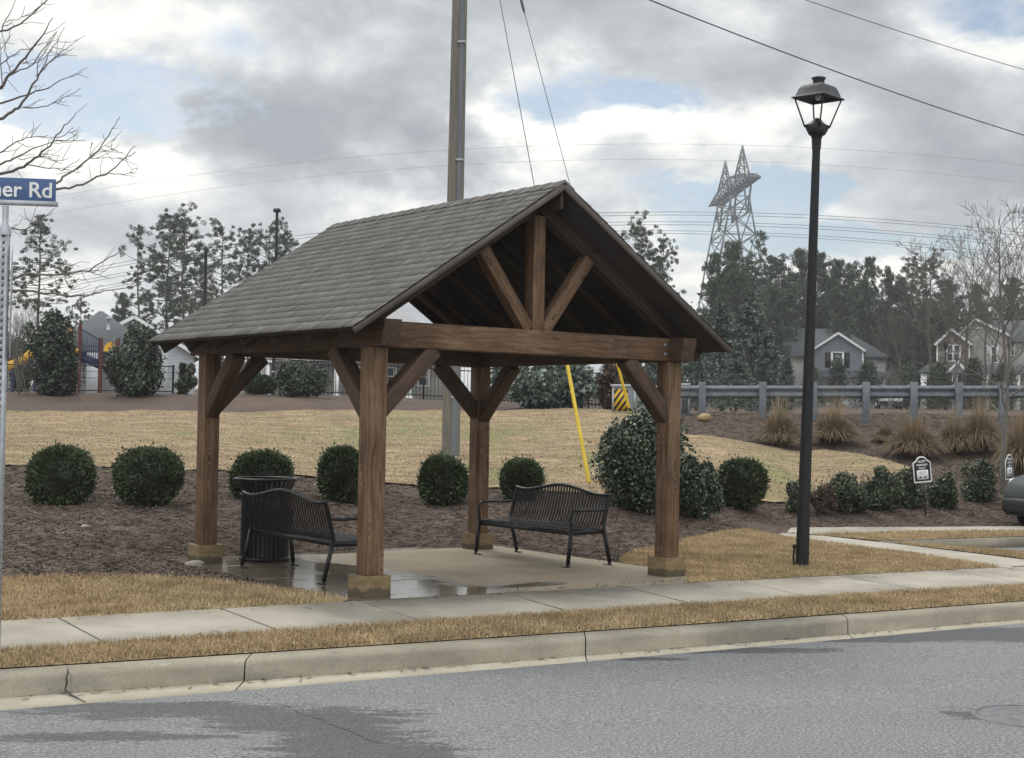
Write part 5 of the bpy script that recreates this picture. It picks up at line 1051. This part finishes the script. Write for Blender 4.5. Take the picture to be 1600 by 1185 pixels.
# ------------------------------------------------------------------ houses
class HB:                                                # a house measured in its own front plane
    def __init__(s, name, label, px0, Y, rz=0, pyb=637, cat='house'):
        g = at(px0, pyb, Y); s.b = hz(g[0], Y)-.1; s.Y = Y; s.px0 = px0; s.k = Y/FPX; s.g = g; s.pyb = 0
        s.t = thing(name, label, cat, (g[0], Y, s.b), rz-math.atan2(g[0], Y))
    def X(s, px): return (px-s.px0)*s.k
    def Z(s, py): return at(s.px0, py, s.Y)[2]-s.b
    def part(s, q, name, m, par=None, **k): return q.build(name, M[m] if isinstance(m, str) else m, par or s.t, **k)
    def gable(s, x0, x1, ze, xa, za, y0, y1, m, ov=.3, th=.16, roofm='shingle_house', zb=0., trim=True, rake_ov=.3):  # gable end faces the street
        q = MB(); q.prism([(x0, zb), (x1, zb), (x1, ze), (xa, za), (x0, ze)], Matrix(((1, 0, 0, 0), (0, 0, -1, y1), (0, 1, 0, 0), (0, 0, 0, 1))), y1-y0); s.part(q, 'wall', m)
        q = MB(); tr = MB()
        for xe in (x0, x1):
            d = np.array([xa-xe, za-ze]); L = np.hypot(*d); d /= L; e = np.array([xe, ze])-d*ov; nrm = np.array([-d[1], d[0]])*(1 if xe < xa else -1)
            pts = [e+nrm*.02, np.array([xa, za])+nrm*.02, np.array([xa, za])+nrm*th+[0, .0], e+nrm*th]
            q.prism(pts, Matrix(((1, 0, 0, 0), (0, 0, -1, y1), (0, 1, 0, 0), (0, 0, 0, 1))), y1-y0+rake_ov)
            pts = [e-nrm*.10, np.array([xa, za])-nrm*.10, np.array([xa, za])+nrm*.10, e+nrm*.10]; tr.prism(pts, Matrix(((1, 0, 0, 0), (0, 0, -1, y0-rake_ov-.003), (0, 1, 0, 0), (0, 0, 0, 1))), .05)
        s.part(q, 'roof', roofm)
        if trim: s.part(tr, 'rake_trim', 'white_paint')
    def hip(s, x0, x1, xr0, xr1, ze, zr, y0, y1, m='shingle_house', ov=.35):
        x0 -= ov; x1 += ov; y0 -= ov; y1 += ov; ym = (y0+y1)/2; q = MB(); V = [(x0, y0, ze), (x1, y0, ze), (x1, y1, ze), (x0, y1, ze), (xr0, ym, zr), (xr1, ym, zr), (x0, y0, ze-.15), (x1, y0, ze-.15), (x1, y1, ze-.15), (x0, y1, ze-.15)]
        q.add(V, [np.array([(0, 1, 5, 4), (2, 3, 4, 5), (6, 7, 1, 0), (7, 8, 2, 1), (8, 9, 3, 2), (9, 6, 0, 3)]), np.array([(1, 2, 5), (3, 0, 4)]), np.array([(9, 8, 7, 6)])]); return s.part(q, 'roof', m)
    def window(s, x0, x1, z0, z1, y, cols=1, shutters=False, lab=None):
        q = MB(); f = .09
        q.box2((x0-f, y-.06, z1), (x1+f, y+.0, z1+f*1.3)); q.box2((x0-f, y-.06, z0-f), (x1+f, y, z0))
        xs_ = np.linspace(x0, x1, cols+1)
        for i, x in enumerate(xs_): w_ = f if 0 < i < cols else f; q.box2((x-(w_ if i else w_), y-.055, z0), (x+(w_ if i < cols else w_), y, z1))
        q.box2((x0, y-.05, (z0+z1)/2-.03), (x1, y-.01, (z0+z1)/2+.03)); fr_ = s.part(q, 'window', 'white_paint')
        q = MB(); q.box2((x0, y-.02, z0), (x1, y-.012, z1)); q.build('pane', M['glass'], fr_)
        if shutters:
            for a, b_ in ((x0-f-.5, x0-f-.02), (x1+f+.02, x1+f+.5)): q = MB(); q.box2((a, y-.05, z0-.05), (b_, y, z1+.05)); s.part(q, 'shutter', 'sign_black')
A = HB('house', 'grey gabled house with a shuttered window and white garage behind the guard rail', 1308, 130); X, Z = A.X, A.Z
q = MB(); q.box2((X(1208), 5, 0), (X(1384), 15, Z(553))); A.part(q, 'side_wall', 'siding_beige'); A.hip(X(1208), X(1384), X(1238), X(1314), Z(553), Z(503), 5, 15)
A.gable(X(1271), X(1346), Z(546), X(1308.5), Z(521), 0, 6, 'siding_grey'); A.window(X(1299), X(1316), Z(574), Z(552), 0, 1, True)
q = MB(); V = [(X(1262), -1.2, Z(589)), (X(1388), -1.2, Z(589)), (X(1388), 0, Z(580)), (X(1262), 0, Z(580))]; q.add(V+[(a, b, c-.12) for a, b, c in V], [np.array([(0, 1, 2, 3), (7, 6, 5, 4), (0, 4, 5, 1), (1, 5, 6, 2), (3, 7, 4, 0)])]); A.part(q, 'skirt_roof', 'shingle_house')
q = MB(); q.box2((X(1270), -.09, 0), (X(1383), -.005, Z(590))); A.part(q, 'garage_wall', 'white_paint')
q = MB()
for k in range(4): q.box2((X(1283), -.14, .1+k*(Z(596)-.1)/4), (X(1336), -.095, .1+(k+.94)*(Z(596)-.1)/4))
A.part(q, 'garage_door', 'siding_white')
q = MB(); q.box2((X(1345), -.02, 0), (X(1347.5), .1, Z(546))); q.box2((X(1270), -.02, Z(580)), (X(1272), -.004, Z(546))); A.part(q, 'corner_trim', 'white_paint')
B = HB('house', 'beige house with a stone clad gable and white porch columns at the right edge', 1500, 125); X, Z = B.X, B.Z
B.gable(X(1497), X(1572), Z(519), X(1522), Z(494), 4, 14, 'siding_beige'); q = MB(); q.box2((X(1540), 6, 0), (X(1680), 15, Z(530))); B.part(q, 'side_wall', 'siding_beige'); B.hip(X(1530), X(1680), X(1550), X(1650), Z(528), Z(488), 6, 15)
B.gable(X(1465), X(1513), Z(536), X(1486), Z(515), 0, 9, 'stone'); B.window(X(1479), X(1499), Z(564), Z(541), 0, 2); B.window(X(1546), X(1556), Z(563), Z(539), 4, 1); B.window(X(1537), X(1542), Z(548), Z(539), 4, 1); B.window(X(1577), X(1583), Z(550), Z(530), 5.95, 1)
q = MB(); q.box2((X(1500), 3.9, Z(509.5)), (X(1545), 3.99, Z(507))); q.box2((X(1464), -.03, 0), (X(1466), .05, Z(536))); q.box2((X(1512), -.03, 0), (X(1514), .05, Z(536))); B.part(q, 'trim', 'white_paint')
q = MB(); V = [(X(1436), -3, Z(584)), (X(1604), -3, Z(584)), (X(1604), .3, Z(569)), (X(1452), .3, Z(569))]; q.add(V+[(a, b, c-.14) for a, b, c in V], [np.array([(0, 1, 2, 3), (7, 6, 5, 4), (0, 4, 5, 1), (1, 5, 6, 2), (3, 7, 4, 0)])]); B.part(q, 'porch_roof', 'shingle_house')
B.gable(X(1482), X(1510), Z(583), X(1496.5), Z(569), -3.2, -1, 'siding_white', ov=.15, zb=Z(585))
for c in (1446, 1492, 1538, 1582): q = MB(); q.box2((X(c)-.24, -2.9, 0), (X(c)+.24, -2.45, Z(586))); q.box2((X(c)-.30, -2.95, Z(589)), (X(c)+.30, -2.4, Z(586)-.03)); B.part(q, 'porch_column', 'white_paint')
q = MB(); q.box2((X(1446), .02, 0), (X(1600), .3, Z(584))); B.part(q, 'porch_wall', 'stone')
D_ = HB('house', 'white clapboard house with a dark grey roof behind the playground', 170, 76); X, Z = D_.X, D_.Z
q = MB(); q.box2((X(92), 3, 0), (X(262), 13, Z(546))); D_.part(q, 'wall', 'siding_white'); D_.hip(X(88), X(236), X(150), X(156), Z(546), Z(473), 1.5, 13)
q = MB(); q.box2((X(135), .0, 0), (X(158), 3.0, Z(552))); D_.part(q, 'bay_wall', 'siding_white')
D_.gable(X(104), X(312), Z(541), X(208), Z(480), 8, 16, 'siding_white', ov=.5, rake_ov=.4)
vp = MB(); vp.lathe([(.28, Z(516)), (.2, Z(510)), (.10, Z(507)), (.08, Z(492)), (.16, Z(491)), (.16, Z(489)), (.10, Z(488))], 12, (X(166), 1.2+3.2, 0)); D_.part(vp, 'roof_vent', 'galv')
D_.window(X(126), X(133), Z(592), Z(572), 2.95, 1)
E_ = HB('house', 'light roofed house with white porch columns seen through the pavilion', 560, 74); X, Z = E_.X, E_.Z
q = MB(); q.box2((X(398), 3, 0), (X(706), 14, Z(543))); E_.part(q, 'wall', 'siding_beige'); E_.hip(X(400), X(712), X(560), X(625), Z(540), Z(466), 1.2, 14, 'shingle_light')
for c in (417, 525, 640): q = MB(); q.box2((X(c)-.12, .95, 0), (X(c)+.12, 1.2, Z(571))); q.box2((X(c)-.2, .9, 0), (X(c)+.2, 1.25, .3)); q.box2((X(c)-.24, .9, Z(571)), (X(c)+.24, 1.25, Z(566))); E_.part(q, 'porch_column', 'white_paint')
q = MB(); q.box2((X(402), .95, Z(566)), (X(704), 1.2, Z(556))); E_.part(q, 'porch_beam', 'white_paint')
for a, b_ in ((406, 416), (548, 562), (604, 618), (655, 672)): E_.window(X(a), X(b_), Z(598), Z(572), 3, 1)
F_ = HB('house', 'dark roofed house cut by the left edge behind the bushes', -10, 70); X, Z = F_.X, F_.Z
q = MB(); q.box2((X(-130), 2, 0), (X(32), 12, Z(545))); F_.part(q, 'wall', 'siding_beige'); F_.hip(X(-130), X(36), X(-60), X(-30), Z(545), Z(478), 1, 12)

# ------------------------------------------------------------------ playground
pg = HB('play_structure', 'playground climber with a yellow slide, maroon posts and blue railings', 120, 56, cat='playground'); X, Z = pg.X, pg.Z
for x, tp, y in ((122, 506, 0), (154, 527, 0), (180, 527, 0), (92, 506, 0), (122, 506, 1.2), (154, 527, 1.2), (180, 527, 1.2), (92, 506, 1.2)):
    q = MB(); q.tube([(X(x), y, -.2), (X(x), y, Z(tp))], .075, 10); pg.part(q, 'post', 'maroon')
q = MB(); q.box2((X(90), -.05, Z(556)), (X(124), 1.25, Z(551))); q.box2((X(152), -.05, Z(572)), (X(182), 1.25, Z(568))); pg.part(q, 'deck', 'maroon')
q = MB(); q.bar((X(122), .1, Z(556)), (X(154), .1, Z(570)), .1, .26); q.bar((X(122), 1.1, Z(556)), (X(154), 1.1, Z(570)), .1, .26)
for k in range(7): f = (k+.5)/7; q.box((X(122+32*f), .6, Z(553+15*f)), (.22, .9, .04))
pg.part(q, 'stair', 'navy')
q = MB(); q.bar((X(123), -.02, Z(514)), (X(153), -.02, Z(531)), .045, .045); q.bar((X(123), -.02, Z(540)), (X(153), -.02, Z(540)), .035, .035); q.bar((X(123), -.02, Z(549)), (X(153), -.02, Z(563)), .04, .04)
for k in range(1, 9): f = k/9; q.bar((X(123+30*f), -.02, Z(549+14*f)), (X(123+30*f), -.02, Z(514+17*f)), .028, .028, (1, 0, 0))
pg.part(q, 'railing', 'navy')
q = MB(); q.bar((X(100), -.02, Z(520)), (X(122), -.02, Z(520)), .04, .04)
for k in range(5): q.bar((X(101+5*k), -.02, Z(551)), (X(101+5*k), -.02, Z(520)), .025, .025, (1, 0, 0))
pg.part(q, 'deck_railing', 'maroon')
def arch(x0, x1, zb, zt, th):
    xc = (X(x0)+X(x1))/2; r = (X(x1)-X(x0))/2; a = np.linspace(math.pi, 0, 13); hh = Z(zt)-Z(zb); o_ = [(xc+r*math.cos(t_), Z(zb)+hh*math.sin(t_)) for t_ in a]; i_ = [(xc+(r-th)*math.cos(t_), Z(zb)+(hh-th)*math.sin(t_)) for t_ in a[::-1]]
    q = MB()
    for k in range(12): q.prism([o_[k], o_[k+1], i_[11-k], i_[12-k]][::-1], Matrix(((1, 0, 0, 0), (0, 0, -1, .06), (0, 1, 0, 0), (0, 0, 0, 1))), .12)
    return q
pg.part(arch(158, 178, 548, 533, .2), 'arch_panel', 'slide_yellow'); pg.part(arch(101, 114, 522, 511, .18), 'arch_panel', 'slide_yellow')
q = MB(); q.box2((X(106), -.06, Z(552)), (X(121), .02, Z(545))); pg.part(q, 'deck_panel', 'slide_yellow')
q = MB(); pts = [(62, 551), (52, 556), (40, 566), (28, 572), (16, 578), (4, 590), (-12, 598), (-24, 600)]; W_ = [np.array([X(a), 0, Z(b_)]) for a, b_ in pts]
for k in range(len(W_)-1):
    for y, hh in ((-.3, .30), (.3, .30)): q.bar(W_[k]+[0, y, .05], W_[k+1]+[0, y, .05], .05, hh)
    q.bar(W_[k]+[0, 0, -.08], W_[k+1]+[0, 0, -.08], .6, .04)
pg.part(q, 'slide', 'slide_yellow')
q = MB(); q.bar(W_[0], (X(92), 0, Z(551)), .6, .06)
for y in (-.25, .25): q.tube([(X(56), y, -.1), (X(56), y, Z(556))], .05, 8); q.tube([(X(24), y, -.1), (X(24), y, Z(577))], .05, 8)
pg.part(q, 'slide_support', 'navy')

# ------------------------------------------------------------------ fences
fy = 47.0; t = thing('metal_fence', 'black metal picket fence in front of the light roofed house', 'fence', (0, fy, 0))
fx = [at(x, 600, fy)[0] for x in np.arange(318, 1010, 86.)]
for x0, x1 in zip(fx[:-1], fx[1:]):
    z0 = hz(x0, fy); z1 = hz(x1, fy); q = MB()
    for h in (.14, 1.02, 1.16): q.bar((x0, 0, z0+h), (x1, 0, z1+h), .03, .035)
    for k in range(1, 15): f = k/15; x = x0+(x1-x0)*f; q.box((x, 0, z0+(z1-z0)*f+.62), (.016, .016, 1.2))
    q.build('picket_panel', M['fence_black'], t)
for x in fx: q = MB(); q.box((x, 0, hz(x, fy)+.6), (.06, .06, 1.4)); q.box((x, 0, hz(x, fy)+1.32), (.075, .075, .03)); q.build('post', M['fence_black'], t)
t = thing('wire_fence', 'low black rail fence with thin wires round the playground', 'fence', (0, fy-.6, 0)); fx = [at(x, 600, fy)[0] for x in (-90, 20, 126, 202, 277)]
for x in fx: q = MB(); q.tube([(x, 0, hz(x, fy)-.2), (x, 0, hz(x, fy)+.95)], .035, 8); q.build('post', M['fence_black'], t)
q = MB()
for x0, x1 in zip(fx[:-1], fx[1:]):
    for h in (.1, .5, .7, .9): q.tube([(x0, 0, hz(x0, fy)+h), (x1, 0, hz(x1, fy)+h)], .02 if h > .8 or h < .2 else .009, 5)
q.build('rails', M['fence_black'], t)

# ------------------------------------------------------------------ far poles and lattice tower
def area_light(px_, top, Y, label, head=True):
    g = at(px_, 600, Y); z = hz(g[0], Y); h = at(px_, top, Y)[2]-z; t = thing('light_pole', label, 'light pole', (g[0], Y, z)); q = MB(); q.tube([(0, 0, -.2), (0, 0, h-.12)], [.10, .07], 10); q.build('pole', M['lamp_metal'], t, smooth=True)
    q = MB()
    if head: q.box((.0, 0, h-.06), (.36, .36, .16), taper=.8); q.box((0, 0, h-.17), (.14, .14, .08))
    else: q.tube([(0, 0, h-.14), (0, 0, h)], [.08, .06], 8)
    q.build('lamp_head', M['lamp_metal'], t)
area_light(427, 327, 72, 'grey area light pole with a square head above the pavilion roof'); area_light(317, 386, 64, 'dark bare pole rising behind the pavilion eave', False)
fl = at(1477, 600, 112); t = thing('street_lamp', 'distant black street lamp in front of the stone gable', 'street lamp', (fl[0], 112, hz(fl[0], 112))); hh = at(1477, 533, 112)[2]-hz(fl[0], 112)
q = MB(); q.tube([(0, 0, -.2), (0, 0, hh-.7)], [.10, .06], 8); q.build('pole', M['lamp_metal'], t); q = MB(); q.lathe([(.1, hh-.7), (.2, hh-.2), (.25, hh-.2), (.12, hh), (.02, hh+.05)], 6); q.build('lantern', M['lamp_metal'], t)

near_tip = at(1178, 277, 250); far_tip = at(1117, 325, 286); near_tip[2] = far_tip[2] = 44.2
T0 = (near_tip+far_tip)/2; ad = far_tip-near_tip; AL = np.linalg.norm(ad); ad /= AL; wd_ = np.array([ad[1], -ad[0], 0]); wd_ = wd_ if wd_[0] > 0 else -wd_
gz0 = hz(T0[0], T0[1]); t = thing('transmission_tower', 'tall steel lattice transmission tower above the wood', 'tower', (T0[0], T0[1], gz0)); zt_ = 44.2-gz0
def TP(a, c, z): return ad*a+wd_*c+np.array([0, 0, z])
q = MB(); lv = np.array([0, 7, 13.5, 19.5, 25, 30, 34.5, zt_-1.6]); hw = lambda z: np.interp(z, [0, 26, zt_], [7.5, 3.6, 1.3]); ha = lambda z: np.interp(z, [0, zt_], [8., 6.5])
br = lambda p, q_, r: q.bar(p, q_, r, r)
for sa in (-1, 1):
    for sc_ in (-1, 1):
        q = MB(); br = lambda p, q_, r: q.bar(p, q_, r, r)
        for a, b_ in zip(lv[:-1], lv[1:]): br(TP(sa*ha(a), sc_*hw(a), a), TP(sa*ha(b_), sc_*hw(b_), b_), .30)
        q.build('leg', M['steel_far'], t)
q = MB()
for a, b_ in zip(lv[:-1], lv[1:]):
    for s in (-1, 1):
        br(TP(s*ha(a), -hw(a), a), TP(s*ha(b_), hw(b_), b_), .16); br(TP(s*ha(a), hw(a), a), TP(s*ha(b_), -hw(b_), b_), .16); br(TP(s*ha(b_), -hw(b_), b_), TP(s*ha(b_), hw(b_), b_), .16)
        br(TP(-ha(a), s*hw(a), a), TP(ha(b_), s*hw(b_), b_), .16); br(TP(ha(a), s*hw(a), a), TP(-ha(b_), s*hw(b_), b_), .16); br(TP(-ha(b_), s*hw(b_), b_), TP(ha(b_), s*hw(b_), b_), .16)
q.build('lacing', M['steel_far'], t)
q = MB(); xs_ = np.linspace(-AL/2, AL/2, 15); hgt = lambda a: 2.6*(1-abs(a)/(AL/2))**.6+.15
for a, b_ in zip(xs_[:-1], xs_[1:]):
    for s in (-1, 1):
        br(TP(a, s*1.2, zt_), TP(b_, s*1.2, zt_), .2); br(TP(a, s*.9, zt_+hgt(a)), TP(b_, s*.9, zt_+hgt(b_)), .2); br(TP(a, s*1.2, zt_), TP(b_, s*.9, zt_+hgt(b_)), .14); br(TP(b_, s*1.2, zt_), TP(a, s*.9, zt_+hgt(a)), .14)
    br(TP(a, -1.2, zt_), TP(b_, 1.2, zt_), .16); br(TP(a, 1.2, zt_), TP(b_, -1.2, zt_), .16); br(TP(a, -1.2, zt_), TP(a, 1.2, zt_), .16); br(TP(a, -.9, zt_+hgt(a)), TP(a, .9, zt_+hgt(a)), .16)
q.build('cross_arm', M['steel_far'], t)
for sa in (-1, 1):
    q = MB(); a0 = sa*AL*.22; pk = TP(a0, 0, zt_+7.4); base = [TP(a0-1.9, -1, zt_+1.6), TP(a0-1.9, 1, zt_+1.6), TP(a0+1.9, 1, zt_+1.6), TP(a0+1.9, -1, zt_+1.6)]
    for p in base: br(p, pk, .18)
    for f in (.3, .55, .75):
        rr = [p+(pk-p)*f for p in base]
        for i in range(4): br(rr[i], rr[(i+1) % 4], .12); br(base[i]+(pk-base[i])*(f-.25), rr[(i+1) % 4], .10)
    q.build('ground_wire_peak', M['steel_far'], t)
phs = []
for a in (-AL*.36, 0, AL*.36):
    q = MB(); e = TP(a, 0, zt_-5.6)
    for s in (-1, 1): q.tube([TP(a+s*3.2, 0, zt_-.2), TP(a+s*2.6, 0, zt_-1.2), e+ad*s*.25], [.06, .2, .2], 6)
    q.build('insulator_string', M['steel_far'], t); phs.append(e+np.array([T0[0], T0[1], gz0]))
def span(p, s0, s1, a, n=24): s = np.linspace(s0, s1, n); P = p+wd_*s[:, None]; P[:, 2] -= a*s*s; return P
for nm, p in zip(('highest', 'middle', 'lowest'), phs):
    for sd_, s0, s1 in (('left', 0, -165), ('right', 0, 95)):
        q = MB()
        for o_ in (0, -.55): q.tube(span(p+np.array([0, 0, o_]), s0, s1, .00095), .045, 4)
        tag(q.build('conductor_pair', M['cable'], None), '%s pair of power conductors strung to the %s of the lattice tower' % (nm, sd_), 'power line', 'high voltage conductors')
for nm, sa in (('nearer', -1), ('farther', 1)):
    pk = TP(sa*AL*.22, 0, zt_+7.4)+np.array([T0[0], T0[1], gz0])
    for sd_, s0, s1 in (('left', 0, -165), ('right', 0, 95)):
        q = MB(); q.tube(span(pk, s0, s1, .00083), .02, 4); tag(q.build('ground_wire', M['cable'], None), 'faint ground wire running %s from the %s peak of the tower' % (sd_, nm), 'power line', 'ground wires of the tower')

# ------------------------------------------------------------------ vehicles
def make_car(name, label, loc, rz, paint, suv=True, parts=True):   # x forward
    t = thing(name, label, 'car', loc, rz); Wd = 1.84; wheels = (1.69, -1.36); R_ = .365
    def archpts(xc, r): return [(xc+r*math.cos(a), .36+r*math.sin(a)*.98) for a in np.linspace(0, math.pi, 9)]
    prof = [(2.28, .30), (2.33, .42), (2.335, .55), (2.29, .74), (2.22, .86), (2.10, .95), (1.85, 1.02), (1.25, 1.09), (1.02, 1.11), (.35, 1.58), (-.2, 1.68), (-1.6, 1.66), (-2.05, 1.58), (-2.28, 1.05), (-2.33, .75), (-2.32, .42), (-2.22, .30)]
    low = []
    for xc in wheels[::-1]: low += [(xc-.43, .28)]+[(xc-.43*math.cos(a), .36+.43*math.sin(a)) for a in np.linspace(0, math.pi, 9)]+[(xc+.43, .28)]
    poly = prof+low
    cen = np.array([0, .7]); q = MB(); secs = []
    for y, k, kz in ((-Wd/2, .0, 0), (-Wd/2+.06, .05, 0), (-.55, .10, 0), (.55, .10, 0), (Wd/2-.06, .05, 0), (Wd/2, 0, 0)): pass
    n = len(poly); V = []
    ys = [-.92, -.89, -.80, 0, .80, .89, .92]; ins = [.10, .035, .0, -.02, .0, .035, .10]
    for y, i_ in zip(ys, ins):
        for (x, z) in poly:
            nose = max(0, abs(x)-1.7); xx = x-math.copysign(min(i_, .3)*(1+nose*2.2), x)*(1 if abs(x) > 1.9 else 0); zz_ = z-i_*.55*(z > .6); yy = y*(1-.16*max(0, (z-1.02))/.6*1.0)
            V.append((xx, yy, zz_))
    V = np.array(V); i = np.arange(n); j = (i+1) % n
    q.add(V, [np.concatenate([np.stack([k*n+i, k*n+j, (k+1)*n+j, (k+1)*n+i], 1) for k in range(len(ys)-1)])]); q.add(V[:n], [np.arange(n)[::-1]]); q.add(V[-n:], [np.arange(n)])
    body = q.build('body', M[paint], t, smooth=False, bevel=.012)
    for s in (-1, 1):
        for xc in wheels:
            q = MB(); a = np.linspace(0, 2*math.pi, 25); q.tube([(xc+(R_-.09)*math.cos(b), s*.80, R_+(R_-.09)*math.sin(b)) for b in a], .095, 10, cap=False); wh = q.build('wheel', M['tyre'], t, smooth=True)
            q = MB(); q.prism([(xc+.26*math.cos(b), R_+.26*math.sin(b)) for b in a[:-1]], Matrix(((1, 0, 0, 0), (0, 0, -1, s*.82+.05), (0, 1, 0, 0), (0, 0, 0, 1))), .1)
            for k in range(5): b = k*1.2566; q.bar((xc, s*.875, R_), (xc+.25*math.cos(b), s*.875, R_+.25*math.sin(b)), .02, .05, (0, 1, 0))
            q.build('rim', M['galv_dark'], wh)
        q = MB(); q.prism([(.92, 1.07), (.36, 1.50), (-.1, 1.57), (-1.5, 1.55), (-1.95, 1.47), (-2.1, 1.10)][::-1] if s < 0 else [(.92, 1.07), (.36, 1.50), (-.1, 1.57), (-1.5, 1.55), (-1.95, 1.47), (-2.1, 1.10)][::-1], Matrix(((1, 0, 0, 0), (0, 0, -1, s*.845+.03), (0, 1, 0, 0), (0, 0, 0, 1))), .06); q.build('side_window', M['glass'], t)
        q = MB(); q.bar((2.08, s*.885, .80), (2.24, s*.79, .80), .012, .02); q.build('trim_strip', M['sign_black'], t)
        q = MB(); q.bar((2.02, s*.90, .755), (2.20, s*.80, .755), .03, .035); q.build('side_marker', M['lamp_red'], t)
        q = MB(); q.prism([(1.98, .86), (2.17, .83), (2.13, .91), (1.98, .955)], Matrix(((1, 0, 0, 0), (0, 0, -1, s*.86+.05), (0, 1, 0, 0), (0, 0, 0, 1))), .1); q.build('headlight', M['lamp_clear'], t)
        q = MB(); q.box2((-2.34, min(s*.62, s*.88), .95), (-2.22, max(s*.62, s*.88), 1.3)); q.build('tail_light', M['lamp_red'], t)
        for xc in wheels:
            q = MB(); pts = [(xc-.46*math.cos(a), s*.915, .36+.46*math.sin(a)) for a in np.linspace(-.1, math.pi+.1, 15)]; q.tube(pts, .045, 6); q.build('arch_flare', M['car_trim'], t)
    for a, b_ in ((2.10, 2.345), (-2.345, -2.1)): q = MB(); q.box2((a, -.86, .34), (b_, .86, .61)); q.build('bumper', M['car_trim'], t, bevel=.06)
    return t
n0 = gz(1566, 846, -.14); cdir = np.array([-.962, -.272]); cy = math.atan2(cdir[1], cdir[0])
side = np.array([-cdir[1], cdir[0]]); side = side if side[1] > 0 else -side
cc = np.array([n0[0]+.12, n0[1]+.1])-cdir*3.35+side*.80
make_car('parked_car', 'dark grey SUV with its nose just inside the right edge, parked in the court', (cc[0], cc[1], -.136), cy, 'car_grey')
wc = at(1388, 630, 112); make_car('parked_car', 'distant white car seen under the guard rail', (wc[0], 112, hz(wc[0], 112)), math.radians(80), 'car_white')

# ------------------------------------------------------------------ the air
hm = bpy.data.materials.new('haze'); hm.use_nodes = True; t_ = hm.node_tree; t_.nodes.clear(); vp_ = nn(t_, 'ShaderNodeVolumePrincipled', Density=.0005, Anisotropy=.35); vp_.inputs['Color'].default_value = (.93, .95, .97, 1)
ho = nn(t_, 'ShaderNodeOutputMaterial'); lk(t_, vp_.outputs[0], ho.inputs['Volume'])
q = MB(); q.box2((-1600*3.02, -130, -2.2), (1600*3.02, 1520, 66)); hz_ = q.build('haze', hm, None); hz_['kind'] = 'stuff'
